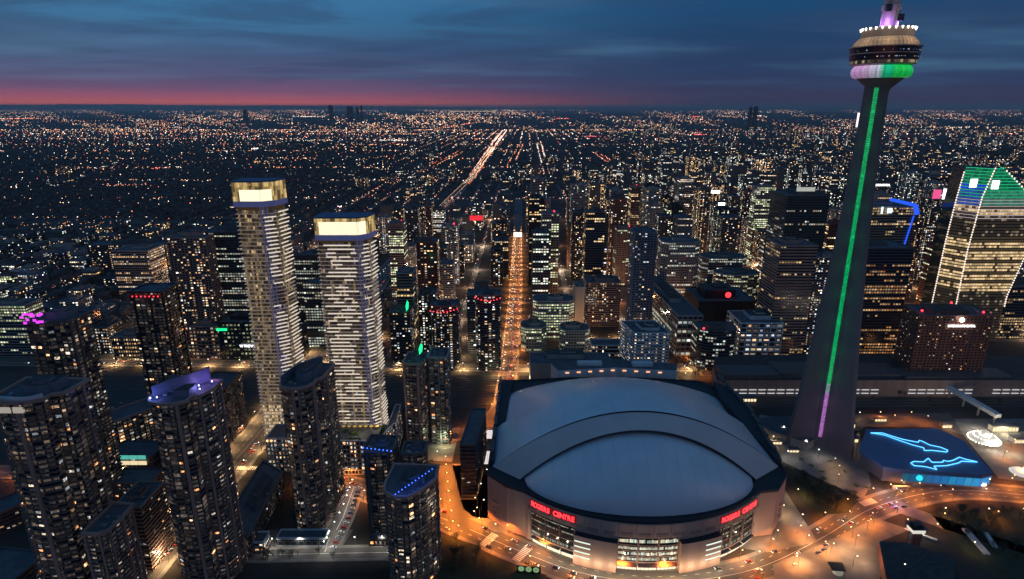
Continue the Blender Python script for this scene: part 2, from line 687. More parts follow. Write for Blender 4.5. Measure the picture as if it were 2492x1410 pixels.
def building(label, poly, z1, z0=0.0, name='tower_block', cat='building', wall='conc', glass=None, fh=3.2, bay=4.0, band=.34, out=.35,
             pier=0.0, lit=.25, pal='mix', style='resi', near=False, roof='mech', group=None, bright=1.0, wf=.72, hf=.5,
             beacon=0, pent=None, crown=None, zb=None, maxwin=240, occ=True, parapet=1.1, slabs=True, top_dark=0, dpier=None):
    poly = ccw(poly)
    SEED[0] += 1
    sd = SEED[0]
    rg = random.Random(sd)
    if occ:
        occupy(poly)
    c = ctr(poly)
    t = thing(name, label, cat, (c[0], c[1], z0), group)
    mw = WALLS[wall]
    mg = glass or m_glass
    core = offset(poly, -out)
    b = MB()
    b.prism(core, z0, z1 - .05, 0, 1)
    rel(t, b.build('wall', [mg if band > 0 else mw, m_roof], t))
    # parapet and roof plant
    b = MB()
    b.ring(poly, offset(core, -.35), z1 - .6, z1 + parapet, 0)
    rel(t, b.build('parapet', [mw], t))
    w = max(p[0] for p in poly) - min(p[0] for p in poly)
    if roof == 'mech':
        b = MB()
        ph = pent or rg.uniform(3.5, 6)
        q = scaled(core, rg.uniform(.38, .55), rg.uniform(-.08, .08) * w, rg.uniform(-.05, .1) * w)
        b.prism(q, z1 - .02, z1 + ph, 0, 1)
        q2 = scaled(q, .4, w * .04, 0)
        b.prism(q2, z1 + ph - .02, z1 + ph + 1.6, 0, 1)
        pho = rel(t, b.build('penthouse', [mw, m_roofd], t))
        b = MB()
        ax, ay = ctr(q2)
        b.tube((ax, ay, z1 + ph + 1.5), (ax, ay, z1 + ph + rg.uniform(4, 9)), .12, .05, 4)
        b.build('antenna', [m_metal], pho)
        b = MB()
        for k in range(7):
            a = rg.uniform(0, 2 * pi)
            x, y = c[0] + math.cos(a) * w * .33, c[1] + math.sin(a) * w * .28
            s = rg.uniform(.6, 1.7)
            b.box(x - s, x + s, y - s * .8, y + s * .8, z1 - .03, z1 + rg.uniform(1, 2.2))
        rel(t, b.build('roof_vent', [m_metal], t, kind='stuff'))
    H_ = z1 - z0
    nf = max(1, int(H_ / fh))
    fh = H_ / nf
    if band > 0:
        if near and slabs:
            b = MB()
            b.prism(poly, 0, fh * band, 0, 0, True)
            me = b.mesh('floor_slab', [mw])
            for k in range(nf):
                put('floor_slab', me, t, (-c[0], -c[1], k * fh - (0 if k else .0)))
        else:
            b = MB()
            inn = offset(core, -.05)
            for k in range(nf):
                if fh * nf - k * fh < 0:
                    break
                b.ring(poly, inn, z0 + k * fh, z0 + k * fh + fh * band, 0)
            rel(t, b.build('floor_band', [mw], t, kind='stuff'))
    if pier > 0:
        b = MB()
        for i in range(len(poly)):
            p, q = Vector(core[i]), Vector(core[(i + 1) % len(poly)])
            L = (q - p).length
            if L < 2:
                continue
            tt = (q - p) / L
            nm = Vector((tt.y, -tt.x))
            if nm.dot(-(p + q) / 2) < -.35 * ((p + q) / 2).length:
                continue
            nb = max(1, int(round(L / bay)))
            for k in range(nb + 1):
                m = p + tt * (L * k / nb) + nm * ((dpier or out * .5) * .5)
                b.obb((m.x, m.y), (tt.x, tt.y), pier / 2, (dpier or out * .5) * .5 + .05, z0, z1 - .3)
        rel(t, b.build('pier', [mw], t, kind='stuff'))
    zz = band + .04 if zb is None else zb
    hh = min(hf, 1 - zz - .03) if band > 0 else hf
    if near:
        rn = random.Random(sd * 3 + 1)
        cells = []
        for i in range(len(core)):
            p, q = Vector(core[i]), Vector(core[(i + 1) % len(core)])
            L = (q - p).length
            if L < 2.2:
                continue
            tt = (q - p) / L
            nm = Vector((tt.y, -tt.x))
            if nm.dot(-(p + q) / 2) < 0:
                continue
            nb = max(1, int(round(L / bay)))
            rz = math.atan2(tt.y, tt.x)
            for j in range(nb):
                cp = max(.15, rn.gauss(1, .6))
                for f in range(nf):
                    on = rn.random() < lit * cp
                    cells.append((on, p + tt * (L * (j + .5) / nb) + nm * .14, rz, L / nb, f))
        rn.shuffle(cells)
        cells.sort(key=lambda x: not x[0])
        for on, pos, rz, bw, f in cells[:maxwin]:
            ww = bw * (rn.uniform(.4, .85) if on else .8)
            h2 = fh * hh * (rn.uniform(.65, 1) if on else 1)
            kk = rn.choice((0, 1, 2, 3, 4, 5, 5, 6, 7, 8, 8, 9, 9, 10, 11)) if on else None
            put('window', near_window(kk) if on else dark_window(), t,
                (pos.x - c[0], pos.y - c[1], f * fh + fh * (zz + hh / 2)), rz=rz, scale=(ww, 1, h2))
    else:
        P, K = facade(core, z0, z1 - top_dark, fh, bay, lit, pal, sd, wf=wf, hf=hh, style=style, bright=bright, zb=zz, out=.1)
        if P is not None:
            rel(t, quads('window', P, K, GLOW, t))
    for k in range(beacon):
        b = MB()
        a = k * 2.4 + 1
        b.ball((c[0] + math.cos(a) * w * .4, c[1] + math.sin(a) * w * .3, z1 + 2.2), .9 + c[1] * .0006)
        rel(t, b.build('beacon', [m_red], t))
    return t


m_red = emis('beacon_red', (1.0, .03, .05), 4)
m_blueled = emis('led_blue', (.03, .10, 1.0), 6)
m_green = emis('led_green', (.01, .85, .25), 2.0)
m_whitel = emis('lamp_white', (1.0, .93, .82), 9)
m_orangel = emis('lamp_orange', (1.0, .55, .2), 9)
m_warmstrip = emis('strip_warm', (1.0, .82, .55), 1.1)
m_coolstrip = emis('strip_cool', (.88, 1.0, .85), 1.0)


def rect(Y, xl, xr, yt, depth, skew=0.0):
    a, z = W(xl, yt, Y)
    b_, z2 = W(xr, yt, Y)
    return [(a, Y), (b_, Y), (b_ + skew, Y + depth), (a + skew, Y + depth)], (z + z2) / 2


def B(label, Y, xl, xr, yt, depth, shape='rect', skew=0.0, **kw):
    p, z = rect(Y, xl, xr, yt, depth, skew)
    x0, x1 = p[0][0], p[1][0]
    w = x1 - x0
    cx = (x0 + x1) / 2
    if shape == 'chamf':
        c = min(w, depth) * .22
        p = [(x0 + c, Y), (x1 - c, Y), (x1, Y + c), (x1, Y + depth - c), (x1 - c, Y + depth), (x0 + c, Y + depth), (x0, Y + depth - c), (x0, Y + c)]
    elif shape == 'round':
        p = [(x0, Y + depth), (x0, Y + depth * .38)] + [(cx - w / 2 * math.cos(pi * k / 10), Y + depth * .38 - depth * .38 * math.sin(pi * k / 10)) for k in range(1, 10)] + [(x1, Y + depth * .38), (x1, Y + depth)]
    elif shape == 'ellipse':
        p = [(cx + w / 2 * math.cos(2 * pi * k / 20), Y + depth / 2 + depth / 2 * math.sin(2 * pi * k / 20)) for k in range(20)]
    elif shape == 'notch':
        c = w * .2
        p = [(x0, Y + 3), (x0 + c, Y + 3), (x0 + c, Y), (x1 - c * 1.6, Y), (x1 - c * 1.6, Y + 3.5), (x1, Y + 3.5), (x1, Y + depth), (x0, Y + depth)]
    return building(label, p, z, **kw), ccw(p), z


def smooth(pts, n=6):
    out = []
    P = [Vector(p) for p in pts]
    for i in range(len(P) - 1):
        p0, p1, p2, p3 = P[max(0, i - 1)], P[i], P[i + 1], P[min(len(P) - 1, i + 2)]
        for k in range(n):
            t = k / n
            q = .5 * ((2 * p1) + (-p0 + p2) * t + (2 * p0 - 5 * p1 + 4 * p2 - p3) * t * t + (-p0 + 3 * p1 - 3 * p2 + p3) * t ** 3)
            out.append((q.x, q.y))
    out.append(tuple(P[-1]))
    return out


def condo(label, poly, z1, wall='brown', fh=2.95, lit=.24, maxwin=280, seed=None, pent=5, rim=None, top_light=None):
    """near residential tower: solid piers, glazed bays and stacks of balconies"""
    poly = ccw(poly)
    SEED[0] += 1
    rg = random.Random(seed or SEED[0])
    occupy(poly)
    c = ctr(poly)
    t = thing('condo_tower', label, 'condo tower', (c[0], c[1], 0))
    mw = WALLS[wall]
    core = offset(poly, -1.2)
    b = MB()
    b.prism(core, 0, z1 - .05, 0, 1)
    rel(t, b.build('wall', [m_glass, m_roof], t))
    b = MB()
    b.ring(poly, offset(core, -.3), z1 - .7, z1 + 1.2, 0)
    rel(t, b.build('parapet', [mw], t))
    nf = int(z1 / fh)
    fh = z1 / nf
    b = MB()
    b.prism(offset(core, .28), 0, .42, 0, 0, True)
    me = b.mesh('floor_slab', [mw])
    for k in range(nf):
        put('floor_slab', me, t, (-c[0], -c[1], k * fh))
    pb, bstrips, bays = MB(), [], []
    for i in range(len(core)):
        p, q = Vector(core[i]), Vector(core[(i + 1) % len(core)])
        L = (q - p).length
        if L < 2:
            continue
        d = (q - p) / L
        nm = Vector((d.y, -d.x))
        if nm.dot(-(p + q) / 2) < -.35 * ((p + q) / 2).length:
            continue
        s = 0
        last = 'G'
        while s < L - .6:
            kind = rg.choice('PGBGB' if last != 'P' else 'GBB')
            w = min(L - s, {'P': rg.uniform(.8, 2.4), 'G': rg.uniform(3, 5.5), 'B': rg.uniform(3, 5)}[kind])
            m = p + d * (s + w / 2)
            if kind == 'P':
                cc = m + nm * .5
                pb.obb((cc.x, cc.y), (d.x, d.y), w / 2, .6, 0, z1 - .1 - rg.random() * .2)
            else:
                if kind == 'B' and w > 2.4:
                    bb = MB()
                    bstrips.append(bb)
                    cc = m + nm * .75
                    bb.obb((cc.x, cc.y), (d.x, d.y), w / 2 - .1, .85, 0, .22)
                    cc = m + nm * 1.5
                    bb.obb((cc.x, cc.y), (d.x, d.y), w / 2 - .1, .06, .2, 1.15, 1)
                n_ = max(1, int(round(w / 4.0)))
                for j in range(n_):
                    cc = p + d * (s + w * (j + .5) / n_) + nm * .36
                    bays.append((cc, math.atan2(d.y, d.x), w / n_, nm))
            s += w
            last = kind
    rel(t, pb.build('pier', [mw], t, kind='stuff'))
    if c[1] < 470:
        for q in bstrips:
            bm = q.mesh('balcony', [mw, m_conc_dark])
            for k in range(1, nf):
                put('balcony', bm, t, (-c[0], -c[1], k * fh))
    else:
        full = MB()
        for k in range(1, nf):
            for q in bstrips:
                i = len(full.v)
                full.v.extend([(x, y, z + k * fh) for x, y, z in q.v])
                full.f.extend([tuple(a + i for a in f) for f in q.f])
                full.m.extend(q.m)
                full.g.extend(q.g)
        if full.v:
            rel(t, full.build('balconies', [mw, m_conc_dark], t, kind='stuff'))
    cells = []
    for cc, rz, w, nm in bays:
        cp = max(.2, rg.gauss(1, .5))
        vis = nm.dot(-cc) > 0
        for f in range(nf):
            cells.append((vis and rg.random() < lit * .6 * cp, cc, rz, w, f, nm))
    rg.shuffle(cells)
    cells.sort(key=lambda x: not x[0])
    P, K = [], []
    for n, (on, cc, rz, w, f, nm) in enumerate(cells):
        z = f * fh + .42 + (fh - .42) * .5
        if n < maxwin:
            kk = rg.choice((0, 1, 2, 3, 4, 5, 5, 6, 6, 7, 8, 8, 9, 9, 9, 10, 11)) if on else (8 if rg.random() < .15 else 12)
            put('window', near_window(kk), t, (cc.x - c[0], cc.y - c[1], z), rz=rz, scale=(w * rg.uniform(.6, .92), 1, (fh - .42) * rg.uniform(.7, .95)))
        elif rg.random() < .75:
            d = Vector((math.cos(rz), math.sin(rz))) * w * .42
            v = .01 + .07 * rg.random() ** 3 + (.12 if rg.random() < .04 else 0)
            a, e = cc - d - nm * .2, cc + d - nm * .2
            h = (fh - .42) * .42
            P.append([(a.x, a.y, z - h), (e.x, e.y, z - h), (e.x, e.y, z + h), (a.x, a.y, z + h)])
            K.append((v, v * .78, v * .62))
    rel(t, quads('window', P, K, GLOWT, t))
    w = max(p[0] for p in poly) - min(p[0] for p in poly)
    if pent:
        b = MB()
        q = scaled(core, .5, w * .06, 3)
        b.prism(q, z1 - .04, z1 + pent, 0, 1)
        ph = rel(t, b.build('penthouse', [m_blue, m_roofd], t))
        b = MB()
        b.prism(scaled(q, .5, w * .03, -1), z1 + pent - .02, z1 + pent + 2.2, 0, 1)
        b.build('lift_room', [m_blue, m_roofd], ph)
    b = MB()
    for k in range(6):
        a = rg.uniform(0, 2 * pi)
        x, y = c[0] + math.cos(a) * w * .3, c[1] + math.sin(a) * w * .3
        s = rg.uniform(.6, 1.3)
        b.box(x - s, x + s, y - s * .8, y + s * .8, z1 - .03, z1 + rg.uniform(.8, 1.8))
    rel(t, b.build('roof_vent', [m_metal], t, kind='stuff'))
    return t


def crescent(t, pts, z0, h, thick=1.0, mt=None):
    """curved free-standing roof wall"""
    P = smooth(pts, 5)
    inn = []
    for i, p in enumerate(P):
        a, e = Vector(P[max(0, i - 1)]), Vector(P[min(len(P) - 1, i + 1)])
        d = (e - a).normalized()
        inn.append((p[0] - d.y * thick, p[1] + d.x * thick))
    b = MB()
    for i in range(len(P) - 1):
        b.prism(ccw([P[i], P[i + 1], inn[i + 1], inn[i]]), z0, z0 + h * (.7 + .3 * i / len(P)), 0, 0)
    return rel(t, b.build('crescent_wall', [mt or m_blue], t))



def text_mesh(name, cu):
    tmp = bpy.data.objects.new(name + '_curve', cu)
    C.objects.link(tmp)
    bpy.context.view_layer.update()
    me = bpy.data.meshes.new_from_object(tmp.evaluated_get(bpy.context.evaluated_depsgraph_get()))
    bpy.data.objects.remove(tmp)
    me.name = name
    o = bpy.data.objects.new(name, me)
    C.objects.link(o)
    return o


def sign(label, text, px, py, Y, width, col, strength=3, rz=0, name='sign', zoff=0, loc=None, extrude=.15, cat='sign', parent=None):
    cu = bpy.data.curves.new(name, 'FONT')
    cu.body = text
    cu.align_x = 'CENTER'
    cu.extrude = extrude
    cu.size = 1
    cu.offset = .012
    cu.materials.append(emis('sign_%s_%.1f' % ('_'.join('%.2f' % q for q in col), strength), col, strength))
    o = text_mesh(name, cu)
    x, z = W(px, py, Y) if loc is None else (loc[0], loc[2])
    yy = Y if loc is None else loc[1]
    xs_ = [v.co.x for v in o.data.vertices]
    w = max(xs_) - min(xs_)
    s = width / w
    o.scale = (s, s, s)
    o.location = (x, yy, z)
    o.rotation_euler = (pi / 2, 0, rz)
    tag(o, label, cat)
    return o


# ------------------------------------------------------------------ ground, hills, far city
gm, gt, gb = pbsdf('night_ground')
co = gt.nodes.new('ShaderNodeTexCoord')
n1 = gt.nodes.new('ShaderNodeTexNoise')
n1.inputs['Scale'].default_value = .012
n1.inputs['Detail'].default_value = 8
gt.links.new(co.outputs['Object'], n1.inputs['Vector'])
rp = gt.nodes.new('ShaderNodeValToRGB')
rp.color_ramp.elements[0].position = .35
rp.color_ramp.elements[0].color = (.022, .018, .014, 1)
rp.color_ramp.elements[1].position = .7
rp.color_ramp.elements[1].color = (.06, .048, .038, 1)
gt.links.new(n1.outputs[0], rp.inputs[0])
gt.links.new(rp.outputs[0], gb.inputs['Base Color'])
gb.inputs['Roughness'].default_value = .95
b = MB()
b.face([(-60000, -3000, 0), (60000, -3000, 0), (160000, 150000, 0), (-160000, 150000, 0)])
struct('ground', b, [gm])

m_hill = mat('distant_woodland', (.03, .035, .03), .95, scale=.0004, var=.3)
b = MB()
rr = random.Random(3)
prev = None
for k in range(121):
    x = -105000 + k * 1750
    h = 316 + 400 * max(0, min(1, (-x + 6000) / 60000)) + 40 * math.sin(k * .31) + 20 * math.sin(k * 1.1 + 1) + rr.uniform(-8, 8)
    y = 92000 + 2500 * math.sin(k * .13)
    cur = [(x, y - 6000, 0), (x, y - 2500, h * .6), (x, y, h), (x, y + 6000, 0)]
    if prev:
        for a in range(3):
            b.face([prev[a], cur[a], cur[a + 1], prev[a + 1]])
    prev = cur
struct('hills', b, [m_hill])

# roads ---------------------------------------------------------------
m_asph = mat('asphalt', (.085, .078, .072), .75, scale=.09, var=.22)
m_asph2 = mat('asphalt_dark', (.05, .05, .052), .8, scale=.08, var=.25)
m_pave = mat('paving_concrete', (.19, .175, .155), .85, scale=.12, var=.22)
m_mark = mat('road_paint', (.75, .73, .66), .7, var=0)
m_grass = mat('winter_lawn', (.035, .042, .018), .95, scale=.1, var=.4)
m_ballast = mat('track_ballast', (.045, .04, .036), .95, scale=.3, var=.3)
m_rail = mat('rail_steel', (.25, .23, .21), .35, .8, var=0)


def ribbon(pts, w, z, mb, m=0):
    L, Rr = [], []
    n = len(pts)
    for i, p in enumerate(pts):
        a = Vector(pts[max(0, i - 1)])
        c = Vector(pts[min(n - 1, i + 1)])
        d = (c - a).normalized()
        nn = Vector((-d.y, d.x)) * (w / 2)
        L.append((p[0] + nn.x, p[1] + nn.y, z))
        Rr.append((p[0] - nn.x, p[1] - nn.y, z))
    for i in range(n - 1):
        mb.face([Rr[i], Rr[i + 1], L[i + 1], L[i]], m)


def along(pts, step, off=0.0, start=0.0):
    """points every step metres, shifted sideways"""
    res = []
    acc = -start
    for i in range(len(pts) - 1):
        a, c = Vector(pts[i]), Vector(pts[i + 1])
        L = (c - a).length
        d = (c - a) / L
        nn = Vector((-d.y, d.x))
        while acc <= L:
            if acc >= 0:
                q = a + d * acc + nn * off
                res.append((q.x, q.y, math.atan2(d.y, d.x)))
            acc += step
        acc -= L
    return res


def road(name, pts, w, z=.12, mt=None, lanes=2, pave=3.5, dash=True):
    b = MB()
    ribbon(pts, w, z, b)
    struct(name, b, [mt or m_asph])
    if pave:
        b = MB()
        for s in (-1, 1):
            for i, sgn in ((0, 1),):
                pp = [(x, y) for x, y, _ in along(pts, 8, s * (w / 2 + pave / 2))]
                if len(pp) > 1:
                    ribbon(pp, pave, z + .13, b)
        struct('pavement', b, [m_pave])
    if dash:
        b = MB()
        for k in range(1, lanes):
            off = -w / 2 + w * k / lanes
            for x, y, a in along(pts, 9 if k != lanes // 2 else 4.2, off):
                dx, dy = math.cos(a), math.sin(a)
                ln = 1.6 if k != lanes // 2 else 2.1
                nx, ny = -dy * .14, dx * .14
                b.face([(x - dx * ln - nx, y - dy * ln - ny, z + .05), (x + dx * ln - nx, y + dy * ln - ny, z + .05), (x + dx * ln + nx, y + dy * ln + ny, z + .05), (x - dx * ln + nx, y - dy * ln + ny, z + .05)])
        struct('road_markings', b, [m_mark])
    for x, y, _ in along(pts, 12):
        OCC.append((x - w / 2 - 4, x + w / 2 + 4, y - w / 2 - 4, y + w / 2 + 4))
    return pts


SPAD = road('spadina_road', [(-264, 240), (-258, 420), (-252, 540), (-250, 780), (-247, 1250), (-235, 1700), (-219, 2080), (-182, 2850), (-130, 6400)], 31, lanes=6)
BJW = road('central_avenue', [(-9, 608), (-4, 700), (6, 1000), (14, 1500), (24, 2200)], 19, lanes=4, pave=2.5)
BEND = road('avenue_bend', smooth([(-9, 608), (-18, 575), (-38, 545), (-80, 532), (-100, 530)]), 18, z=.18, lanes=2, dash=False, pave=2)
BREM = road('boulevard', smooth([G(760, 1165), G(860, 1185), G(985, 1230), G(1110, 1275), G(1260, 1340), (46, 352), (88, 343), (130, 345), (176, 357), G(2000, 1310), G(2130, 1235), G(2300, 1195), G(2492, 1205), G(2700, 1230)]), 20, lanes=4, z=.12)
NAVY = road('stadium_side_road', [G(1112, 1130), G(1120, 1200), G(1135, 1290)], 26, z=.2, lanes=2, dash=False, pave=0)
FRONT = road('front_street', [(-900, 722), (-420, 716), (-250, 708), (-4, 700), (250, 702), (700, 704)], 17, z=.06, lanes=3)
JOHN = road('john_street', [G(1730, 915), G(1680, 860), G(1640, 790), (248, 1000), (256, 1500), (262, 2200)], 16, z=.16, lanes=2)
PARKR = road('parking_lane', [G(860, 1190), G(835, 1260), G(790, 1345)], 15, z=.2, mt=m_asph, lanes=2, pave=2)
SOUTH = road('south_lane', [G(590, 1352), G(940, 1345), G(1030, 1352)], 11, z=.14, lanes=2, pave=3)
WEST = road('west_road', [G(-260, 1400), G(-40, 1300), G(90, 1215), (-420, 476)], 15, z=.16, lanes=2)
QUEEN = road('cross_street', [(-254, 466), (-330, 470), (-470, 474)], 14, z=.2, lanes=2)
XS = []
for k, (yy, ww) in enumerate(((800, 12), (880, 14), (965, 12), (1050, 13), (1180, 12), (1400, 15), (1750, 12), (2150, 14), (2700, 14))):
    XS.append(road('cross_street', [(-900, yy + 8), (0, yy), (1200, yy - 8)], ww, z=.05, lanes=2, dash=False, pave=0))
NS = []
for k, xx in enumerate((-560, -470, -380, -160, -80, 90, 165, 345, 430, 520, 620, 720)):
    y0 = 735
    NS.append(road('side_street', [(xx, y0), (xx * 1.0 + 14, 1500), (xx + 26, 2600)], 10, z=.03, lanes=2, dash=False, pave=0))

# rail corridor
b = MB()
b.face([(-1100, 592, .02), (1300, 598, .02), (1300, 692, .02), (-1100, 688, .02)])
struct('rail_corridor', b, [m_ballast])
b = MB()
for k in range(13):
    y = 600 + k * 6.4
    for d in (-.72, .72):
        b.box(-1100, 1300, y + d - .09, y + d + .09, .03, .25)
tr = b.build('rails', [m_rail])
tr['kind'] = 'structure'
OCC.append((-1200, 1400, 585, 698))
# paved plazas
for nm, pts, mt in (('plaza', [(1905, 1185), (1990, 1320), (1870, 1345), (1800, 1335), (1835, 1235)], m_pave),
                    ('forecourt', [(2000, 1325), (2130, 1262), (2215, 1290), (2145, 1318), (2150, 1400), (2060, 1480), (1900, 1490), (1880, 1375)], m_pave),
                    ('back_lane', [(2055, 1010), (2310, 1005), (2345, 1060), (2282, 1040), (2105, 1040), (2080, 1060)], m_asph),
                    ('fairground', [(2320, 1020), (2560, 1020), (2620, 1190), (2430, 1165), (2350, 1068)], m_pave),
                    ('junction', [(1040, 1135), (1198, 1132), (1196, 1262), (1120, 1262), (1060, 1250)], m_asph),
                    ('plaza', [(1905, 1125), (2100, 1215), (2120, 1180), (2090, 1050), (1850, 1010), (1830, 1050)], m_pave),
                    ('stadium_terrace', [(1100, 1130), (1195, 1130), (1195, 1260), (1270, 1300), (1200, 1295), (1128, 1240)], m_pave),
                    ('lawn', [(1920, 1140), (2090, 1220), (2060, 1250), (1990, 1255), (1925, 1180)], m_grass),
                    ('lawn', [(2260, 1245), (2492, 1250), (2700, 1410), (2500, 1480), (2330, 1330)], m_grass),
                    ('lawn', [(1060, 1300), (1170, 1330), (1170, 1420), (1040, 1440)], m_grass),
                    ('forecourt', [(1180, 1355), (1330, 1400), (1320, 1450), (1180, 1450)], m_grass),
                    ('car_park', [(1030, 1050), (1120, 1040), (1100, 1125), (1032, 1120)], m_pave),
                    ('park_path', [(2180, 1215), (2230, 1240), (2492, 1330), (2600, 1390), (2480, 1345), (2300, 1290), (2190, 1250)], m_pave),
                    ('south_plaza', [(590, 1290), (860, 1290), (830, 1335), (590, 1340)], m_asph)):
    b = MB()
    b.face([(*q, .30 if nm in ('lawn', 'park_path') else .26) for q in ccw(GP(pts))])
    struct(nm, b, [mt])


# ------------------------------------------------------------------ domed stadium
def proj(x, y, z):
    cp, sp = math.cos(PITCH), math.sin(PITCH)
    dz = H - z
    f = y * cp + dz * sp
    return CXP + FPX * x / f, CYP + FPX * (dz * cp - y * sp) / f


m_dome = mat('roof_shell_white', (.66, .66, .68), .34, var=.06, scale=.05)
m_dome.node_tree.nodes['Principled BSDF'].inputs['Coat Weight'].default_value = .7
m_dome.node_tree.nodes['Principled BSDF'].inputs['Coat Roughness'].default_value = .3
m_dome2 = mat('roof_shell_edge', (.58, .50, .46), .5, var=.05, scale=.05)
m_prec = mat('precast_rose', (.54, .33, .25), .8, var=.12, scale=.1, streak=True)
m_prec2 = mat('precast_rose_dark', (.34, .21, .165), .8, var=.12, scale=.1, streak=True)
m_gut = mat('gutter_black', (.018, .022, .03), .7, var=.2)
SX, AC, AR = 96.0, (96.0, 477.0), 123.0


def ap(a, r=AR):
    t = math.radians(a)
    return (AC[0] + r * math.cos(t), AC[1] + r * math.sin(t))


def ang(px):
    lo, hi = -140.0, -40.0
    for _ in range(40):
        mid = (lo + hi) / 2
        if proj(*ap(mid), 8)[0] < px:
            lo = mid
        else:
            hi = mid
    return lo


ST = thing('stadium', 'round stadium with a closed white shell roof and rose concrete walls', 'stadium', (SX, 470, 0))
front = [ap(-134 + 88 * k / 44) for k in range(45)]
outl = front + [(197, 391), (212, 410), (221, 490), (216, 548), (192, 578), (130, 586), (60, 586), (2, 579), (-12, 575), (-15, 500), (-19, 412), (-4, 396)]
occupy(outl, 6)
b = MB()
b.prism(ccw(outl), 0, 39, 0, 1)
rel(ST, b.build('wall', [m_prec, m_gut], ST))
b = MB()
b.ring(ccw(offset(ccw(outl), .6)), offset(ccw(outl), -.8), 38.2, 40.2, 0)
rel(ST, b.build('gutter_edge', [m_gut], ST))


def arcwall(a0, a1, r0, r1, z0, z1, n=6):
    P = [ap(a0 + (a1 - a0) * k / n, r1) for k in range(n + 1)] + [ap(a1 - (a1 - a0) * k / n, r0) for k in range(n + 1)]
    return ccw(P)


# upper ring of precast panels
for k in range(16):
    a0 = -133.5 + k * 5.5
    b = MB()
    b.prism(arcwall(a0 + .06, a0 + 5.44, AR + .1, AR + 1.6, 27.4, 38.0), 27.4, 38.0, 0, 0, True)
    pn = rel(ST, b.build('panel', [m_prec], ST))
    b = MB()
    b.prism(arcwall(a0 + .9, a0 + 4.6, AR + 1.5, AR + 1.85, 0, 0), 28.6, 31.0, 0, 0, True)
    b.build('vent_grille', [m_prec2], pn)
pxs = [1294, 1328, 1362, 1398]
bays = [(pxs[k], pxs[k + 1], 'dark') for k in range(3)] + [(1502, 1549, 'lit'), (1551, 1598, 'lit'), (1600, 1646, 'lit'), (1745, 1772, 'dark'), (1774, 1800, 'dark'), (1802, 1826, 'dark')]
rb = random.Random(5)
for x0, x1, kind in bays:
    a0, a1 = ang(x0), ang(x1)
    b = MB()
    b.prism(arcwall(a0, a1, AR + .1, AR + .35, 0, 0, 4), 7, 27.3, 0, 0, True)
    gz = rel(ST, b.build('glazing', [m_glass], ST))
    b = MB()
    nn = 12
    rows = ((8.2, 10.8), (12.6, 15.2), (17.0, 19.6), (22.6, 25.6)) if kind == 'lit' else ((8.0, 10.2), (19.5, 20.6), (24.2, 25.0))
    for r0_, (z0, z1) in enumerate(rows):
        for k in range(nn):
            if rb.random() < (.06 if kind == 'lit' else .25):
                continue
            q0 = a0 + (a1 - a0) * (k + .06) / nn
            q1 = a0 + (a1 - a0) * (k + .94) / nn
            p, q = ap(q0, AR + .42), ap(q1, AR + .42)
            s = rb.uniform(.35, 1.25) * (.8 if kind == 'lit' else .32)
            c = rb.choice([(1, .93, .66), (.92, .95, .78), (1, .86, .6), (.8, .95, .85)])
            zt = z1 - (rb.uniform(0, .9) if kind == 'lit' else 0)
            b.face([(*p, z0), (*q, z0), (*q, zt), (*p, zt)], 0, tuple(x * s for x in c))
    b.build('window', [GLOW], gz, kind='stuff')
    b = MB()
    for z in (11.2, 15.6, 20.2) if kind == 'lit' else (14.5,):
        b.prism(arcwall(a0, a1, AR + .3, AR + .8, 0, 0, 4), z, z + .8, 0, 0, True)
    for aa in (a0, a1):
        p = ap(aa, AR + .5)
        t = math.radians(aa)
        b.obb(p, (math.cos(t), math.sin(t)), .7, .35, 6.5, 27.3)
    b.build('mullion', [m_prec2], gz)
# projecting blank blocks, with louvre strips
for x0, x1, s0, s1 in ((1400, 1500, 1401, 1440), (1648, 1742, 1704, 1741)):
    a0, a1 = ang(x0), ang(x1)
    b = MB()
    b.prism(arcwall(a0, a1, AR + .1, AR + 5, 0, 0), 0, 24.2, 0, 1)
    pbk = rel(ST, b.build('projecting_block', [m_prec, m_gut], ST))
    a2, a3 = ang(s0), ang(s1)
    for z in (7.0, 11.0, 15.2, 19.4):
        b = MB()
        b.prism(arcwall(a2 + .2, a3 - .2, AR + 4.9, AR + 5.25, 0, 0, 3), z, z + .9, 0, 0, True)
        b.build('light_strip', [m_coolstrip], pbk)
# glazed canopy and the lit foot of the wall
m_canopy = mat('canopy_glass', (.10, .15, .15), .2, var=.1)
m_foot = emis('lit_entrance', (1.0, .86, .6), 1.3)
for x0, x1 in ((1297, 1330), (1332, 1365), (1367, 1398), (1400, 1448), (1502, 1549), (1551, 1598), (1600, 1646), (1745, 1772), (1774, 1800), (1802, 1826)):
    a0, a1 = ang(x0), ang(x1)
    cen = x0 > 1500 and x0 < 1700
    b = MB()
    b.prism(arcwall(a0, a1, AR + .3, AR + (4 if cen else 3), 0, 0, 4), 5.2, 5.6, 0, 0, True)
    rel(ST, b.build('canopy', [m_prec2 if cen else m_canopy], ST))
    b = MB()
    n_ = 5
    for k in range(n_):
        p, q = ap(a0 + (a1 - a0) * (k + .05) / n_, AR + .3), ap(a0 + (a1 - a0) * (k + .95) / n_, AR + .3)
        b.face([(*p, .3), (*q, .3), (*q, 4.6), (*p, 4.6)])
    rel(ST, b.build('entrance_door', [m_foot], ST))
